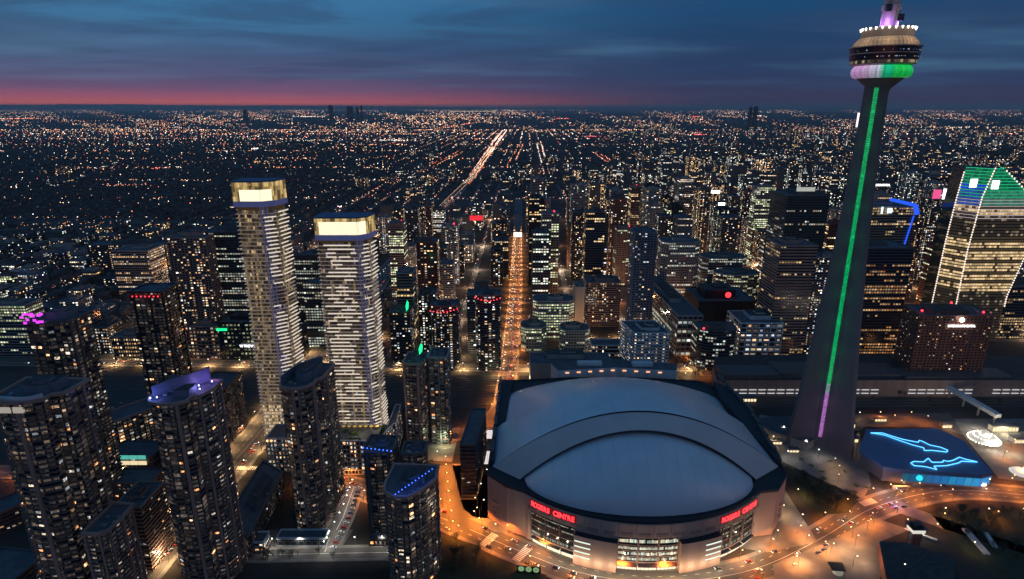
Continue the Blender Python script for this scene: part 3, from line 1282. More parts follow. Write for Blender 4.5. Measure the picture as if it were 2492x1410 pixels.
# corner blocks
for sgn in (-1, 1):
    def mx(x, s=sgn):
        return SX + s * (x - SX) if s > 0 else x
    P = [(2, 399), (12, 386), (25, 380), (27, 394), (12, 404)]
    if sgn > 0:
        P = [(2 * SX - x, y) for x, y in P]
    b = MB()
    b.prism(ccw(P), 0, 25.5, 0, 1)
    b.ring(ccw(P), offset(ccw(P), -.8), 25.4, 26.6, 0)
    cbk = rel(ST, b.build('corner_block', [m_prec, m_gut], ST))
    b = MB()
    cx_, cy_ = ctr(P)
    b.lathe([(.2, 27.2), (1.5, 27.8), (2.6, 29.0)], 16, (cx_, cy_))
    b.tube((cx_, cy_, 25.4), (cx_, cy_, 27.4), .25)
    b.build('satellite_dish', [m_white], cbk)
    for k in range(3):
        b = MB()
        if sgn < 0:
            b.obb((-12.8, 402.8), (math.cos(-.69), math.sin(-.69)), 2.5, .3, 20 - k * 5, 20.8 - k * 5)
        else:
            b.obb((205.5, 400.4), (math.cos(.87), math.sin(.87)), 2.5, .3, 20 - k * 5, 20.8 - k * 5)
        rel(ST, b.build('louvre', [m_prec2], ST))


# roof shells -------------------------------------------------
def grid(name, fn, nu, nv, mt, thick=None):
    b = MB()
    for i in range(nu + 1):
        for j in range(nv + 1):
            b.v.append(fn(i / nu, j / nv))
    for i in range(nu):
        for j in range(nv):
            a = i * (nv + 1) + j
            b.f.append((a, a + nv + 1, a + nv + 2, a + 1))
            b.m.append(0)
            b.g.append((0, 0, 0))
    return rel(ST, b.build(name, [mt], ST, smooth=True))


def front_shell(u, v):
    d = -88 + 176 * u
    D = 49 * math.sqrt(max(0, 1 - (d / 88) ** 2))
    A = 38.5 * (1 - (d / 88) ** 2)
    return (SX + d, 409 - D * math.cos(pi / 2 * v), 39.6 + A * math.sin(pi / 2 * v))


grid('roof_front_shell', front_shell, 48, 20, m_dome)


def zt(Y):
    return 40 + 48.5 * math.cos(max(0, (Y - 425) / 153) * pi / 2) ** .8 if Y < 578 else 40


def arch(d, hw, top, base=39.5):
    return base + (top - base) * (1 - (d / hw) ** 2)


def bevel(u, v):
    hw = 90 + 22.5 * v
    d = (-1 + 2 * u) * hw
    top = 81.5 + 6.0 * math.sin(v * pi / 2)
    return (SX + d + 1.5 * v, 404 + 17 * v, arch(d, hw, top))


grid('roof_arch_front', bevel, 56, 5, m_dome2)


def lip(u, v):
    d = (-1 + 2 * u) * 90
    z = arch(d, 90, 81.5)
    if v < .4:
        return (SX + d, 404, z - 1.3)
    if v < .7:
        return (SX + d, 403.2, z - .2)
    return (SX + d, 404.1, z + .05)


grid('roof_arch_lip', lip, 56, 3, m_gut)  # lip coloured black to draw the shadow line where the panels overlap


def under(u, v):
    d = (-1 + 2 * u) * 90
    return (SX + d, 404 + 5 * v, arch(d, 90, 81.5) - 1.3 - .4 * v)


grid('roof_arch_soffit', under, 56, 1, m_gut)


def panel2(u, v):
    Y = 421 + 60 * v
    d = (-1 + 2 * u) * 112.5
    return (SX + d + 1.5, Y, arch(d, 112.5, zt(Y) + .2))


grid('roof_upper_panel', panel2, 56, 12, m_dome)


def panel3(u, v):
    Y = 479 + 101 * v
    hw = 104 if Y < 531 else 104 * math.sqrt(max(0.0001, 1 - ((Y - 531) / 50) ** 2))
    d = (-1 + 2 * u) * hw
    return (SX + d, Y, arch(d, hw, zt(Y) - .6 if Y < 577 else 39.6))


grid('roof_rear_panel', panel3, 56, 24, m_dome)
# seams on the shells
b = MB()
for k in range(1, 9):
    Y = 421 + 60 * k / 9
    for i in range(40):
        d0, d1 = -111 + 222 * i / 40, -111 + 222 * (i + 1) / 40
        b.face([(SX + 1.5 + d0, Y - .12, arch(d0, 112.5, zt(Y)) + .32), (SX + 1.5 + d1, Y - .12, arch(d1, 112.5, zt(Y)) + .32), (SX + 1.5 + d1, Y + .12, arch(d1, 112.5, zt(Y)) + .32), (SX + 1.5 + d0, Y + .12, arch(d0, 112.5, zt(Y)) + .32)])
rel(ST, b.build('roof_seam', [m_dome2], ST, kind='stuff'))
b = MB()
for k in range(1, 16):
    u = k / 16
    for j in range(14):
        p0, p1 = front_shell(u, j / 14), front_shell(u, (j + 1) / 14)
        q0, q1 = front_shell(u + .0011, j / 14), front_shell(u + .0011, (j + 1) / 14)
        b.face([tuple(a + (0, 0, .12)[i] for i, a in enumerate(p)) for p in (p0, q0, q1, p1)])
for k in range(1, 12):
    u = k / 12
    for j in range(16):
        pp = []
        for uu, jj in ((u, j), (u + .0009, j), (u + .0009, j + 1), (u, j + 1)):
            x, y, z = panel2(uu, jj / 16)
            pp.append((x, y, z + .14))
        b.face(pp)
rel(ST, b.build('panel_seam', [mat('seam_grey', (.52, .52, .54), .6, var=0)], ST, kind='stuff'))
# end walls of the barrel and running rails
for P, z in (([(-18, 424), (-14, 424), (-14, 482), (-6.5, 484), (1, 574), (-11.5, 574), (-14.6, 500)], 47), ([(208.6, 424), (213.2, 424), (220, 490), (215.5, 552), (204, 566), (200, 530), (203, 484)], 49)):
    b = MB()
    b.prism(ccw(P), 38.9, z - 4, 0, 1)
    rel(ST, b.build('running_rail', [m_gut], ST))
    for k in range(7):
        y = 436 + k * 21
        x = -15.9 + k * .75 if P[0][0] < 0 else 212.5 + min(k, 3) * 1.9 - max(0, k - 3) * 1.6
        b = MB()
        b.box(x - 1.4, x + 1.4, y, y + 17, z - 4.02, z - 1.5)
        rel(ST, b.build('rail_housing', [m_conc_dark], ST))
# lantern hotel behind the roof
b = MB()
P = ccw([(48, 588), (110, 596), (172, 588), (178, 606), (110, 616), (42, 606)])
b.prism(P, 0, 47, 0, 1)
b.box(70, 96, 600, 608, 47, 50, 0)
b.box(128, 150, 598, 606, 47, 50.5, 0)
rel(ST, b.build('rear_wing', [m_white, m_roof], ST))
for k in range(9):
    x = 58 + k * 12.2
    y = 588 + 8 * (1 - abs(x - 110) / 62) - .3
    b = MB()
    b.box(x - 1.9, x + 1.9, y - .35, y, 43.4, 44.6)
    rel(ST, b.build('window', [emis('rear_window', (1, .45, .25), 1.6)], ST))

# the two red names
m_name = emis('sign_red', (1.0, .03, .04), 3.2)
for x0, x1, lab in ((1294, 1400, 'red lit stadium name on the curved wall nearer the tall condos'), (1741, 1827, 'red lit stadium name on the curved wall nearer the concrete tower')):
    a0, a1 = ang(x0 + 2), ang(x1 - 2)
    S = thing('stadium_sign', lab, 'sign', (*ap((a0 + a1) / 2, AR + 2), 33))
    b = MB()
    b.prism(arcwall(a0 - .5, a1 + .5, AR + 1.62, AR + 1.8, 0, 0, 10), 31.4, 37.2, 0, 0, True)
    rel(S, b.build('backing', [mat('sign_back', (.05, .012, .012), .5, var=0, emit=(1, .02, .03), es=.10)], S))
    txt = 'ROGERS CENTRE'
    for i, ch in enumerate(txt):
        if ch == ' ':
            continue
        a = a0 + (a1 - a0) * (i + .5) / len(txt)
        cu = bpy.data.curves.new('letter', 'FONT')
        cu.body = ch
        cu.align_x = 'CENTER'
        cu.extrude = .2 / 5.6
        cu.offset = .018
        cu.size = 1
        cu.materials.append(m_name)
        o = text_mesh('letter', cu)
        o.parent = S
        p = ap(a, AR + 2.1)
        o.location = (p[0] - S.location[0], p[1] - S.location[1], 32.3 - 33)
        o.scale = (4.6, 5.6, 5.6)
        o.rotation_euler = (pi / 2, 0, math.radians(a + 90))

# ------------------------------------------------------------------ tall concrete tower
TX, TY = 297.0, 523.0
m_shaft = mat('shaft_concrete', (.17, .15, .145), .85, var=.12, scale=.06, streak=True)
occupy([(TX - 36, TY - 36), (TX + 36, TY + 36), (TX - 36, TY + 36)])
CN = thing('observation_tower', 'very tall concrete tower with green light strip and round glowing pod', 'tower', (TX, TY, 0))
ZR = [(0, 33), (33, 28), (116, 20), (180, 15), (229, 12), (290, 9.8), (331, 9.0)]


def Rz(z):
    for (a, r0), (c, r1) in zip(ZR, ZR[1:]):
        if z <= c:
            t = (z - a) / (c - a)
            return r0 + (r1 - r0) * t
    return ZR[-1][1]


zs = [0, 8, 18, 33, 50, 70, 92, 116, 148, 180, 205, 229, 260, 290, 331]
b = MB()
rings = []
for z in zs:
    Rr = Rz(z)
    rc = 7.6 + 2.2 * (1 - z / 331)
    lw = 2.3 + 1.2 * (1 - z / 331)
    pts = []
    for th in (180, -60, 60):
        t = math.radians(th)
        e = Vector((math.cos(t), math.sin(t)))
        n_ = Vector((-e.y, e.x))
        pts += [e * rc * .9 - n_ * (lw + 1.4), e * Rr - n_ * lw * .8, e * Rr + n_ * lw * .8, e * rc * .9 + n_ * (lw + 1.4)]
        t2 = math.radians(th + 60)
        e2 = Vector((math.cos(t2), math.sin(t2)))
        n2 = Vector((-e2.y, e2.x))
        pts += [e2 * rc - n2 * 2.2, e2 * rc + n2 * 2.2]
    rings.append([(p.x, p.y, z) for p in pts])
n_ = len(rings[0])
for r_ in rings:
    b.v.extend(r_)
for i in range(len(rings) - 1):
    for k in range(n_):
        j = (k + 1) % n_
        b.f.append((i * n_ + k, i * n_ + j, (i + 1) * n_ + j, (i + 1) * n_ + k))
        b.m.append(0)
        b.g.append((0, 0, 0))
b.build('shaft', [m_shaft], CN)
# elevator light strip
t = math.radians(-120)
e = Vector((math.cos(t), math.sin(t)))
nn = Vector((-e.y, e.x))
b = MB()
rs = random.Random(9)
z = 12.0
while z < 326:
    rc = 7.6 + 2.2 * (1 - z / 331) + .5
    for s in (-1, 0, 1):
        cpt = e * rc + nn * (s * 1.05)
        v = rs.uniform(.7, 1.15)
        if z > 66:
            col = (.0, .42 * v, .12 * v)
        elif z > 56:
            col = (.18 * v, .3 * v, .3 * v)
        else:
            col = (.42 * v, .16 * v, .52 * v)
        if rs.random() < .012 and 120 < z < 200:
            col = (1.2, 1.2, .4)
        b.obb((cpt.x, cpt.y), (nn.x, nn.y), .48, .16, z, z + 1.5, 0, col)
    z += 1.9
b.build('light_strip', [GLOW], CN, kind='stuff')
b = MB()
for k in range(12):
    zz_ = 22 + k * 26
    pt_ = e * (12.2 + 2 * (1 - zz_ / 331)) 
    CNL = bpy.data.lights.new('strip_spill', 'POINT')
    CNL.energy = 260
    CNL.color = (.02, 1, .3) if zz_ > 62 else (.8, .35, 1)
    CNL.shadow_soft_size = .6
    LO = bpy.data.objects.new('strip_spill', CNL)
    C.objects.link(LO)
    LO.parent = CN
    LO.location = (pt_.x, pt_.y, zz_)
b.lathe([(8.4, 322), (10, 326), (19, 333.4), (20, 334)], 64)
b.build('pod_underside', [m_shaft], CN, smooth=True)


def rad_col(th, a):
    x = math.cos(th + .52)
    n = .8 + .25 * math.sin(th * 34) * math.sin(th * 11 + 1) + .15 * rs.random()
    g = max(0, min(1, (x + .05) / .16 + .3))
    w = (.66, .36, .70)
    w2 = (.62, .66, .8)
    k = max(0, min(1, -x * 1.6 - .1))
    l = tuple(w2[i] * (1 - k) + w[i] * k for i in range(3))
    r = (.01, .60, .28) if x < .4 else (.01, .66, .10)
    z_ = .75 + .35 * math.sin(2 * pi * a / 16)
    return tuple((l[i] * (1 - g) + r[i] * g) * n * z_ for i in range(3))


b = MB()
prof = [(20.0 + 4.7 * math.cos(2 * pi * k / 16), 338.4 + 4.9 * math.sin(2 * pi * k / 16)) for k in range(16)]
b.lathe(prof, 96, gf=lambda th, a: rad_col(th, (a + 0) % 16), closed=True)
b.build('radome', [GLOW], CN, smooth=True)
m_podd = mat('pod_dark_glass', (.02, .025, .035), .18, var=.15, scale=.4)
m_podr = mat('pod_rim', (.30, .26, .22), .6, var=.1)
b = MB()
b.lathe([(21, 342.6), (26.2, 344.0), (26.2, 347.2)], 64)
b.build('lower_gallery', [m_podr], CN)
b = MB()
for k in range(64):
    th = 2 * pi * k / 64
    v = rs.choice([.02, .05, .12, .25, .5]) * .7
    p, q = (26.35 * math.cos(th), 26.35 * math.sin(th)), (26.35 * math.cos(th + .085), 26.35 * math.sin(th + .085))
    b.face([(*p, 344.5), (*q, 344.5), (*q, 346.6), (*p, 346.6)], 0, (v, v * .75, v * .38))
b.build('window', [GLOW], CN, kind='stuff')
b = MB()
b.lathe([(26.2, 347.2), (27.4, 347.3), (27.8, 351.4)], 64)
b.lathe([(27.8, 352.2), (28.2, 356.4)], 64)
b.build('restaurant_glass', [m_podd], CN)
b = MB()
b.lathe([(27.8, 351.4), (28.3, 351.4), (28.3, 352.2), (27.8, 352.2)], 64)
b.lathe([(28.2, 356.4), (29.2, 356.5), (29.2, 357.2), (25, 357.3)], 64)
b.build('pod_rim', [m_podr], CN)
b = MB()
for k in range(40):
    th = rs.uniform(pi, 2 * pi)
    z0 = rs.choice((348.6, 353.4))
    v = rs.uniform(.1, .8)
    c_ = rs.choice([(.6, .9, 1.0), (1, .7, .4), (.3, .5, .9)])
    d_ = rs.uniform(.01, .04)
    rr_ = 28.35
    b.face([(rr_ * math.cos(th), rr_ * math.sin(th), z0), (rr_ * math.cos(th + d_), rr_ * math.sin(th + d_), z0), (rr_ * math.cos(th + d_), rr_ * math.sin(th + d_), z0 + .7), (rr_ * math.cos(th), rr_ * math.sin(th), z0 + .7)], 0, tuple(q * v for q in c_))
b.build('interior_light', [GLOW], CN, kind='stuff')
m_deck = mat('deck_cladding', (.55, .42, .28), .6, var=.08)
b = MB()
b.lathe([(26.6, 357.2), (25.2, 360.6), (22.2, 363.6), (20.8, 364)], 64)
b.build('deck_roof', [m_deck], CN)
b = MB()
for k in range(48):
    th = 2 * pi * k / 48
    for (r0, z0), (r1, z1) in (((26.7, 357.3), (25.3, 360.7)), ((25.3, 360.7), (22.3, 363.7))):
        b.tube((r0 * math.cos(th), r0 * math.sin(th), z0), (r1 * math.cos(th), r1 * math.sin(th), z1), .12, n=4)
b.build('deck_rib', [m_shaft], CN, kind='stuff')
b = MB()
b.lathe([(20.8, 363.8), (20.8, 371), (20.0, 371), (20, 370), (6, 370)], 64)
b.build('upper_drum', [m_shaft], CN)
fl = MB()
fl.lathe([(.05, -1.1), (.5, .1), (.75, .8), (.05, .9)], 8)
flm = fl.mesh('floodlight', [m_whitel])
for k in range(26):
    th = 2 * pi * (k + .5) / 26
    put('floodlight', flm, CN, (21.5 * math.cos(th), 21.5 * math.sin(th), 370.2))
b = MB()
b.lathe([(6.4, 369), (6.2, 384), (6.9, 384), (6.9, 388), (5.6, 388), (5.2, 440), (3, 447), (3, 500), (1.5, 500), (1.2, 553)], 12)
b.build('upper_shaft', [mat('mast_concrete', (.36, .34, .36), .7, var=.1)], CN)
b = MB()
for s, zz in ((-1, 386), (1, 379)):
    b.box(s * 5.4 - 2, s * 5.4 + 2, -6.5, -4.2, zz - 3, zz + 2)
b.build('mast_cabinet', [m_podd], CN)


for ch in CN.children:
    if ch.name.split('.')[0] in ('pod_underside', 'radome', 'lower_gallery', 'restaurant_glass', 'pod_rim', 'interior_light', 'deck_roof', 'deck_rib', 'upper_drum', 'floodlight') or (ch.name.startswith('window')):
        ch.scale = (.89, .89, 1)
        ch.location = (ch.location[0] * .89 + 1.5, ch.location[1] * .89, ch.location[2])
    elif ch.name.startswith(('upper_shaft', 'mast')):
        ch.location[0] += 1.5


def point(name, loc, col, power, rad=.4, parent=None):
    l = bpy.data.lights.new(name, 'POINT')
    l.color = col
    l.energy = power
    l.shadow_soft_size = rad
    o = bpy.data.objects.new(name, l)
    C.objects.link(o)
    o.location = loc
    if parent:
        o.parent = parent
    return o


for k in range(8):
    th = 2 * pi * (k + .5) / 8
    point('deck_light', (29 * math.cos(th), 29 * math.sin(th), 366), (1, .72, .42), 2600, .4, CN)
for th in (-2.2, -.6, .9, 2.6):
    point('mast_light', (9.5 * math.cos(th), 9.5 * math.sin(th), 374), (.62, .25, 1), 5200, .4, CN)
# tower foot buildings
FT = thing('entrance_pavilion', 'low angular pavilion with red lit front at the foot of the concrete tower', 'building', (270, 510, 0))
P = ccw([G(1838, 1018, 8), G(1925, 1012, 8), G(1995, 1062, 8), G(1965, 1078, 8), G(1868, 1046, 8)])
b = MB()
b.prism(P, 0, 8, 0, 1)
rel(FT, b.build('wall', [m_beige, m_roof], FT))
for i, (x0, y0, x1, y1, nm, mt, z0, z1) in enumerate(((1862, 1050, 1903, 1062, 'red_screen', emis('screen_red', (1, .05, .02), 1.0), 1.2, 7.2), (1868, 1056, 1898, 1066, 'lettering_band', m_whitel, 3.2, 4.6), (1905, 1064, 1935, 1074, 'shop_window', m_warmstrip, 1, 6))):
    p, q = G(x0, y0, 2), G(x1, y1, 2)
    b = MB()
    o_ = -.8 - .3 * i
    b.prism(ccw([(p[0], p[1] + o_), (q[0], q[1] + o_), (q[0], q[1] + o_ + .3), (p[0], p[1] + o_ + .3)]), z0, z1, 0, 0, True)
    rel(FT, b.build(nm, [mt], FT))

# ------------------------------------------------------------------ aquarium with the two neon sharks
AQ = thing('aquarium', 'low faceted building with dark blue roof and cyan lit front edge', 'building', (400, 470, 0))
m_aqroof = mat('aquarium_roof', (.10, .16, .30), .5, var=.1, scale=.05)
zr = 15
P = ccw([G(x, y, zr) for x, y in ((2108, 1045), (2282, 1043), (2345, 1072), (2416, 1150), (2390, 1156), (2200, 1143), (2150, 1136), (2090, 1095))])
occupy(P, 8)
b = MB()
b.prism(P, 11.5, zr, 0, 0, True)
rel(AQ, b.build('roof', [m_aqroof], AQ))
b = MB()
b.prism(offset(P, -2.5), 0, 11.5, 0, 0)
rel(AQ, b.build('wall', [m_metal], AQ))
q0, q1, q2 = G(2200, 1143, zr), G(2390, 1156, zr), G(2416, 1150, zr)
b = MB()
for (p, q, c) in ((q0, q1, 0), (q1, q2, 0)):
    n_ = 10
    for k in range(n_):
        a = Vector(p).lerp(Vector(q), (k + .04) / n_)
        d = Vector(p).lerp(Vector(q), (k + .96) / n_)
        f_ = .25 + .75 * k / n_ if p is q0 else 1
        col = (.02 * f_, .38 * f_ * rs.uniform(.5, 1.1), .62 * f_)
        b.face([(a.x, a.y + 1.0, 3), (d.x, d.y + 1.0, 3), (d.x, d.y - .3, 11.4), (a.x, a.y - .3, 11.4)], 0, col)
rel(AQ, b.build('lit_front', [GLOW], AQ))
b = MB()
p = G(2236, 1168, 6)
b.ball((p[0], p[1], 8), 2.6, 0, None, 14, 9)
rel(AQ, b.build('glowing_globe', [emis('globe_cyan', (.02, .55, .8), 1.6)], AQ))
b = MB()
for k in range(14):
    a = Vector(G(2096, 1105, 5)).lerp(Vector(G(2205, 1168, 5)), k / 14)
    d = Vector(G(2096, 1105, 5)).lerp(Vector(G(2205, 1168, 5)), (k + .85) / 14)
    v = rs.uniform(.25, .8)
    b.face([(a.x, a.y, .5), (d.x, d.y, .5), (d.x, d.y, 9), (a.x, a.y, 9)], 0, (v, v * .75, v * .5))
rel(AQ, b.build('entrance_glass', [GLOWT], AQ, kind='stuff'))
for px, py, c in ((2330, 1172, 'w'), (2355, 1173, 'r'), (2385, 1178, 'w')):
    p = G(px, py, 3)
    b = MB()
    b.box(p[0] - 5, p[0] + 5, p[1] - .5, p[1] - .1, 1.4, 4.2)
    rel(AQ, b.build('lit_poster', [m_whitel if c == 'w' else emis('poster_red', (1, .03, .03), 1.8)], AQ))
S1 = [(1040, 15), (1150, 15), (1240, 45), (1340, 75), (1440, 95), (1490, 104), (1500, 85), (1530, 95), (1600, 130), (1700, 150), (1770, 180), (1760, 196), (1620, 180), (1550, 182), (1540, 155), (1440, 130), (1300, 82), (1180, 38), (1110, 24)]
S2 = [(1420, 300), (1450, 285), (1540, 290), (1585, 255), (1620, 293), (1720, 293), (1730, 275), (1770, 285), (1820, 275), (1880, 245), (1930, 262), (2050, 290), (1900, 283), (1870, 300), (1760, 325), (1640, 330), (1665, 362), (1560, 335), (1450, 325)]
m_neon = mat('neon_blue', (.05, .05, .05), .5, var=0, emit=(.10, .50, 1.0), es=2.2)
m_neon.cycles.emission_sampling = 'AUTO'
for pts, lab in ((S1, 'neon outline of a shark on the blue roof, nearer its back edge'), (S2, 'neon outline of a shark on the blue roof, nearer the lit front edge')):
    wp = [G(1852 + x / 3.894, 1050 + y / 3.894, zr + .8) for x, y in pts]
    b = MB()
    for i in range(len(wp)):
        p, q = wp[i], wp[(i + 1) % len(wp)]
        b.tube((*p, zr + .8), (*q, zr + .8), .42, n=6)
    cc = ctr(wp)
    o = b.build('neon_shark', [m_neon], None, (0, 0, 0))
    tag(o, lab, 'neon sign', 'neon sharks on the aquarium roof')
# lit round canopy with bulbs
CP = thing('bulb_canopy', 'round white canopy covered with bright bulbs behind the blue roof', 'canopy', (*G(2392, 1080), 0))
b = MB()
b.lathe([(13, 5.2), (9, 8.5), (4, 9.3), (3.6, 13), (.3, 15)], 28)
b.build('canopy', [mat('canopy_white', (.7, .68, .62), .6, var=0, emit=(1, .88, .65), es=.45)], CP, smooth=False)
b = MB()
for k in range(12):
    th = 2 * pi * k / 12
    b.tube((11.5 * math.cos(th), 11.5 * math.sin(th), 0), (11.5 * math.cos(th), 11.5 * math.sin(th), 5.8), .15, n=5)
b.build('post', [m_metal], CP, kind='stuff')
bm_ = MB()
bm_.ball((0, 0, 0), .42, nu=6, nv=4)
bulb = bm_.mesh('bulb', [m_whitel])
for rr_, zz, nb in ((13.2, 5.2, 30), (9.2, 8.7, 20), (4.2, 9.6, 10)):
    for k in range(nb):
        th = 2 * pi * k / nb
        put('bulb', bulb, CP, (rr_ * math.cos(th), rr_ * math.sin(th), zz))
point('canopy_light', (0, -16, 9), (1, .88, .68), 9000, .6, CP)
# elevated walkway over the tracks
p, q = G(2308, 942, 12), G(2430, 1012, 12)
b = MB()
d = (Vector(q) - Vector(p))
L_ = d.length
d.normalize()
b.obb(((p[0] + q[0]) / 2, (p[1] + q[1]) / 2), (d.x, d.y), L_ / 2, 3.2, 9.5, 13.5)
WK = thing('covered_walkway', 'long white covered walkway bridging the dark railway tracks', 'bridge', ((p[0] + q[0]) / 2, (p[1] + q[1]) / 2, 0))
rel(WK, b.build('deck_tube', [m_white], WK))
for t_ in (.05, .35, .65, .95):
    pp = Vector(p).lerp(Vector(q), t_)
    b = MB()
    b.box(pp.x - .8, pp.x + .8, pp.y - .8, pp.y + .8, 0, 9.5)
    rel(WK, b.build('support', [m_conc], WK))


# ------------------------------------------------------------------ the two tall floodlit towers
m_slabw = mat('slab_white', (.55, .50, .45), .6, var=.08, emit=(1, .74, .52), es=.13)  # lit look of the floor edges put into the slabs as faint warm emission
m_balc = mat('balcony_white', (.75, .71, .64), .6, var=.06, emit=(1, .84, .64), es=.74)  # light falling on the balcony fronts put in as their own glow
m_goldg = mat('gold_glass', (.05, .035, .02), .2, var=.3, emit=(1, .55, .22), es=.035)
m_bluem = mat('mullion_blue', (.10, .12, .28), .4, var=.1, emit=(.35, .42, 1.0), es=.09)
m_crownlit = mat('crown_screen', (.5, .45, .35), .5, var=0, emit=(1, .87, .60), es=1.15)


def gold_tower(label, base, z1, zc, front_w, seed, ragged):
    """base: ccw footprint whose first edge faces the camera"""
    rg = random.Random(seed)
    occupy(base, 4)
    c = ctr(base)
    T = thing('tall_condo_tower', label, 'skyscraper', (c[0], c[1], 0))
    core = offset(base, -1.6)
    zb = zc
    nf = int((zb - 22) / 3.35)
    b = MB()
    b.prism(core, 0, z1 - 6, 0, 1)
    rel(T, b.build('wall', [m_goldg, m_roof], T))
    n = len(base)
    for k in range(nf):
        z = 22 + k * 3.35
        w = []
        for i, (x, y) in enumerate(base):
            w.append((x, y))
            x2, y2 = base[(i + 1) % n]
            if i in (0, 1, 2):
                m = 3 if i == 0 else 2
                for j in range(1, m + 1):
                    t = j / (m + 1)
                    dx, dy = x2 - x, y2 - y
                    L = math.hypot(dx, dy)
                    nx, ny = dy / L, -dx / L
                    amp = (.25 if i == 0 else 1.5)
                    q = amp * (math.sin(k * .33 + t * 5 + i * 2) * .8 + math.sin(k * .9 + i) * .35)
                    w.append((x + dx * t + nx * q, y + dy * t + ny * q))
        b = MB()
        b.prism(w, 0, .34, 0, 0, True)
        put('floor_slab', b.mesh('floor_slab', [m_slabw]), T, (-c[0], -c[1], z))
    # glazing bays between slabs
    P, K = [], []
    rgn = np.random.RandomState(seed)
    for i in range(n):
        a, q = np.array(core[i]), np.array(core[(i + 1) % n])
        t = q - a
        L = np.hypot(*t)
        t = t / L
        nm = np.array((t[1], -t[0]))
        if nm.dot(-a) < -30:
            continue
        nb = max(2, int(L / 1.7))
        wv = L / nb
        col_tone = rgn.rand(nb)
        for k in range(nf):
            for j in range(nb):
                v = rgn.rand()
                if i == 0 and not ragged:
                    s = .04 + .20 * v ** 2 + (.4 if rgn.rand() < .06 else 0)
                    if k < 9:
                        s = .5 + .35 * v if rgn.rand() < .8 else .05
                else:
                    s = .012 + .05 * v + (.5 * rgn.rand() if rgn.rand() < .12 else 0)
                if rgn.rand() < .22:
                    s *= .2
                h = col_tone[j]
                if h < .18 and k < nf * .8 and math.sin(k * .15 + h * 40) > .1:
                    s = max(s, .16 + .12 * v)
                c_ = (s * (1.0), s * (.68 + .12 * h), s * (.30 + .32 * h)) if h < .75 else (s * .5, s * .5, s * .85)
                x0, x1 = j * wv + .12, (j + 1) * wv - .12
                z = 22 + k * 3.35
                P.append([(a[0] + t[0] * x0 + nm[0] * .08, a[1] + t[1] * x0 + nm[1] * .08, z + .5), (a[0] + t[0] * x1 + nm[0] * .08, a[1] + t[1] * x1 + nm[1] * .08, z + .5),
                          (a[0] + t[0] * x1 + nm[0] * .08, a[1] + t[1] * x1 + nm[1] * .08, z + 3.2), (a[0] + t[0] * x0 + nm[0] * .08, a[1] + t[1] * x0 + nm[1] * .08, z + 3.2)])
                K.append(c_)
    rel(T, quads('window', P, K, GLOWT, T))
    # bright balcony fronts
    bx = MB()
    bx.box(-.5, .5, -.14, .14, 0, 1)
    bme = bx.mesh('balcony_front', [m_balc])
    edges = [(0, (.03, .97), 1.0 if ragged else .0), (1, (.02, .98), .9), (2, (.02, .98), 1.0)]
    for k in range(1, nf):
        z = 22 + k * 3.35
        for i, (lo, hi), pr in edges:
            a, q = Vector(base[i]), Vector(base[(i + 1) % n])
            d = (q - a)
            L = d.length
            d.normalize()
            nm = Vector((d.y, -d.x))
            runs = (3 if i == 0 else 1)
            band = rg.choice((.3, .7, 1, 1)) if i == 0 else (.4 if (k // 9) % 3 == 1 else 1)
            for r_ in range(runs):
                if rg.random() > pr * band:
                    continue
                ln = rg.choice((.12, .2, .3, .55)) * L * rg.uniform(.8, 1.2) if i == 0 else rg.uniform(.5, .95) * L
                s = rg.uniform(lo * L + ln / 2, hi * L - ln / 2)
                p = a + d * s + nm * (.1 if i == 0 else 1.0)
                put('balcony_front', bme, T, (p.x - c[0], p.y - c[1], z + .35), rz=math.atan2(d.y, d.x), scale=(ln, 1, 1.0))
    # blue vertical fins near the corner
    a, q = Vector(base[0]), Vector(base[1])
    for off in (.97, 1.05, 1.13):
        if off <= 1:
            p = a + (q - a) * off
        else:
            p = q + (Vector(base[2]) - q) * ((off - 1) * 3)
        b = MB()
        b.box(p.x - .28, p.x + .28, p.y - 1.2, p.y + .2, 20, zc + 1.5)
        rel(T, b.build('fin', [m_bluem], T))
    # crown
    b = MB()
    b.ring(offset(base, .3), offset(core, -.4), zc + 1, zc + 5.5, 0)
    rel(T, b.build('crown_band', [m_bluem], T))
    P, K = [], []
    for i in range(n):
        a, q = np.array(base[i]), np.array(base[(i + 1) % n])
        t = q - a
        L = np.hypot(*t)
        t = t / L
        nb = max(2, int(L / .9))
        for j in range(nb):
            x0, x1 = L * j / nb, L * (j + .72) / nb
            zlo, zhi = zc + 5.6, z1 - .4
            m_ = 4
            for s in range(m_):
                za, zb_ = zlo + (zhi - zlo) * s / m_, zlo + (zhi - zlo) * (s + 1) / m_
                tri = math.sin(x0 * .35 + s * 1.1 + seed) + math.sin(x0 * .9 - s * .8)
                v = (.85 if tri > .5 else .40 if tri > -.6 else .12) * rgn.uniform(.7, 1.1)
                c_ = (v, v * .68, v * .26)
                P.append([(a[0] + t[0] * x0, a[1] + t[1] * x0, za), (a[0] + t[0] * x1, a[1] + t[1] * x1, za), (a[0] + t[0] * x1, a[1] + t[1] * x1, zb_), (a[0] + t[0] * x0, a[1] + t[1] * x0, zb_)])
                K.append(c_)
    rel(T, quads('crown_lattice', P, K, GLOW, T))
    path = [Vector(base[0]), Vector(base[1]), Vector(base[2])]
    Ls = [(path[1] - path[0]).length, (path[2] - path[1]).length]

    def onpath(f):
        d = f * sum(Ls)
        if d <= Ls[0]:
            return path[0].lerp(path[1], d / Ls[0])
        return path[1].lerp(path[2], min(1, (d - Ls[0]) / Ls[1]))
    b = MB()
    nb = 34
    x0, x1 = (.17, .94) if not ragged else (.08, .95)
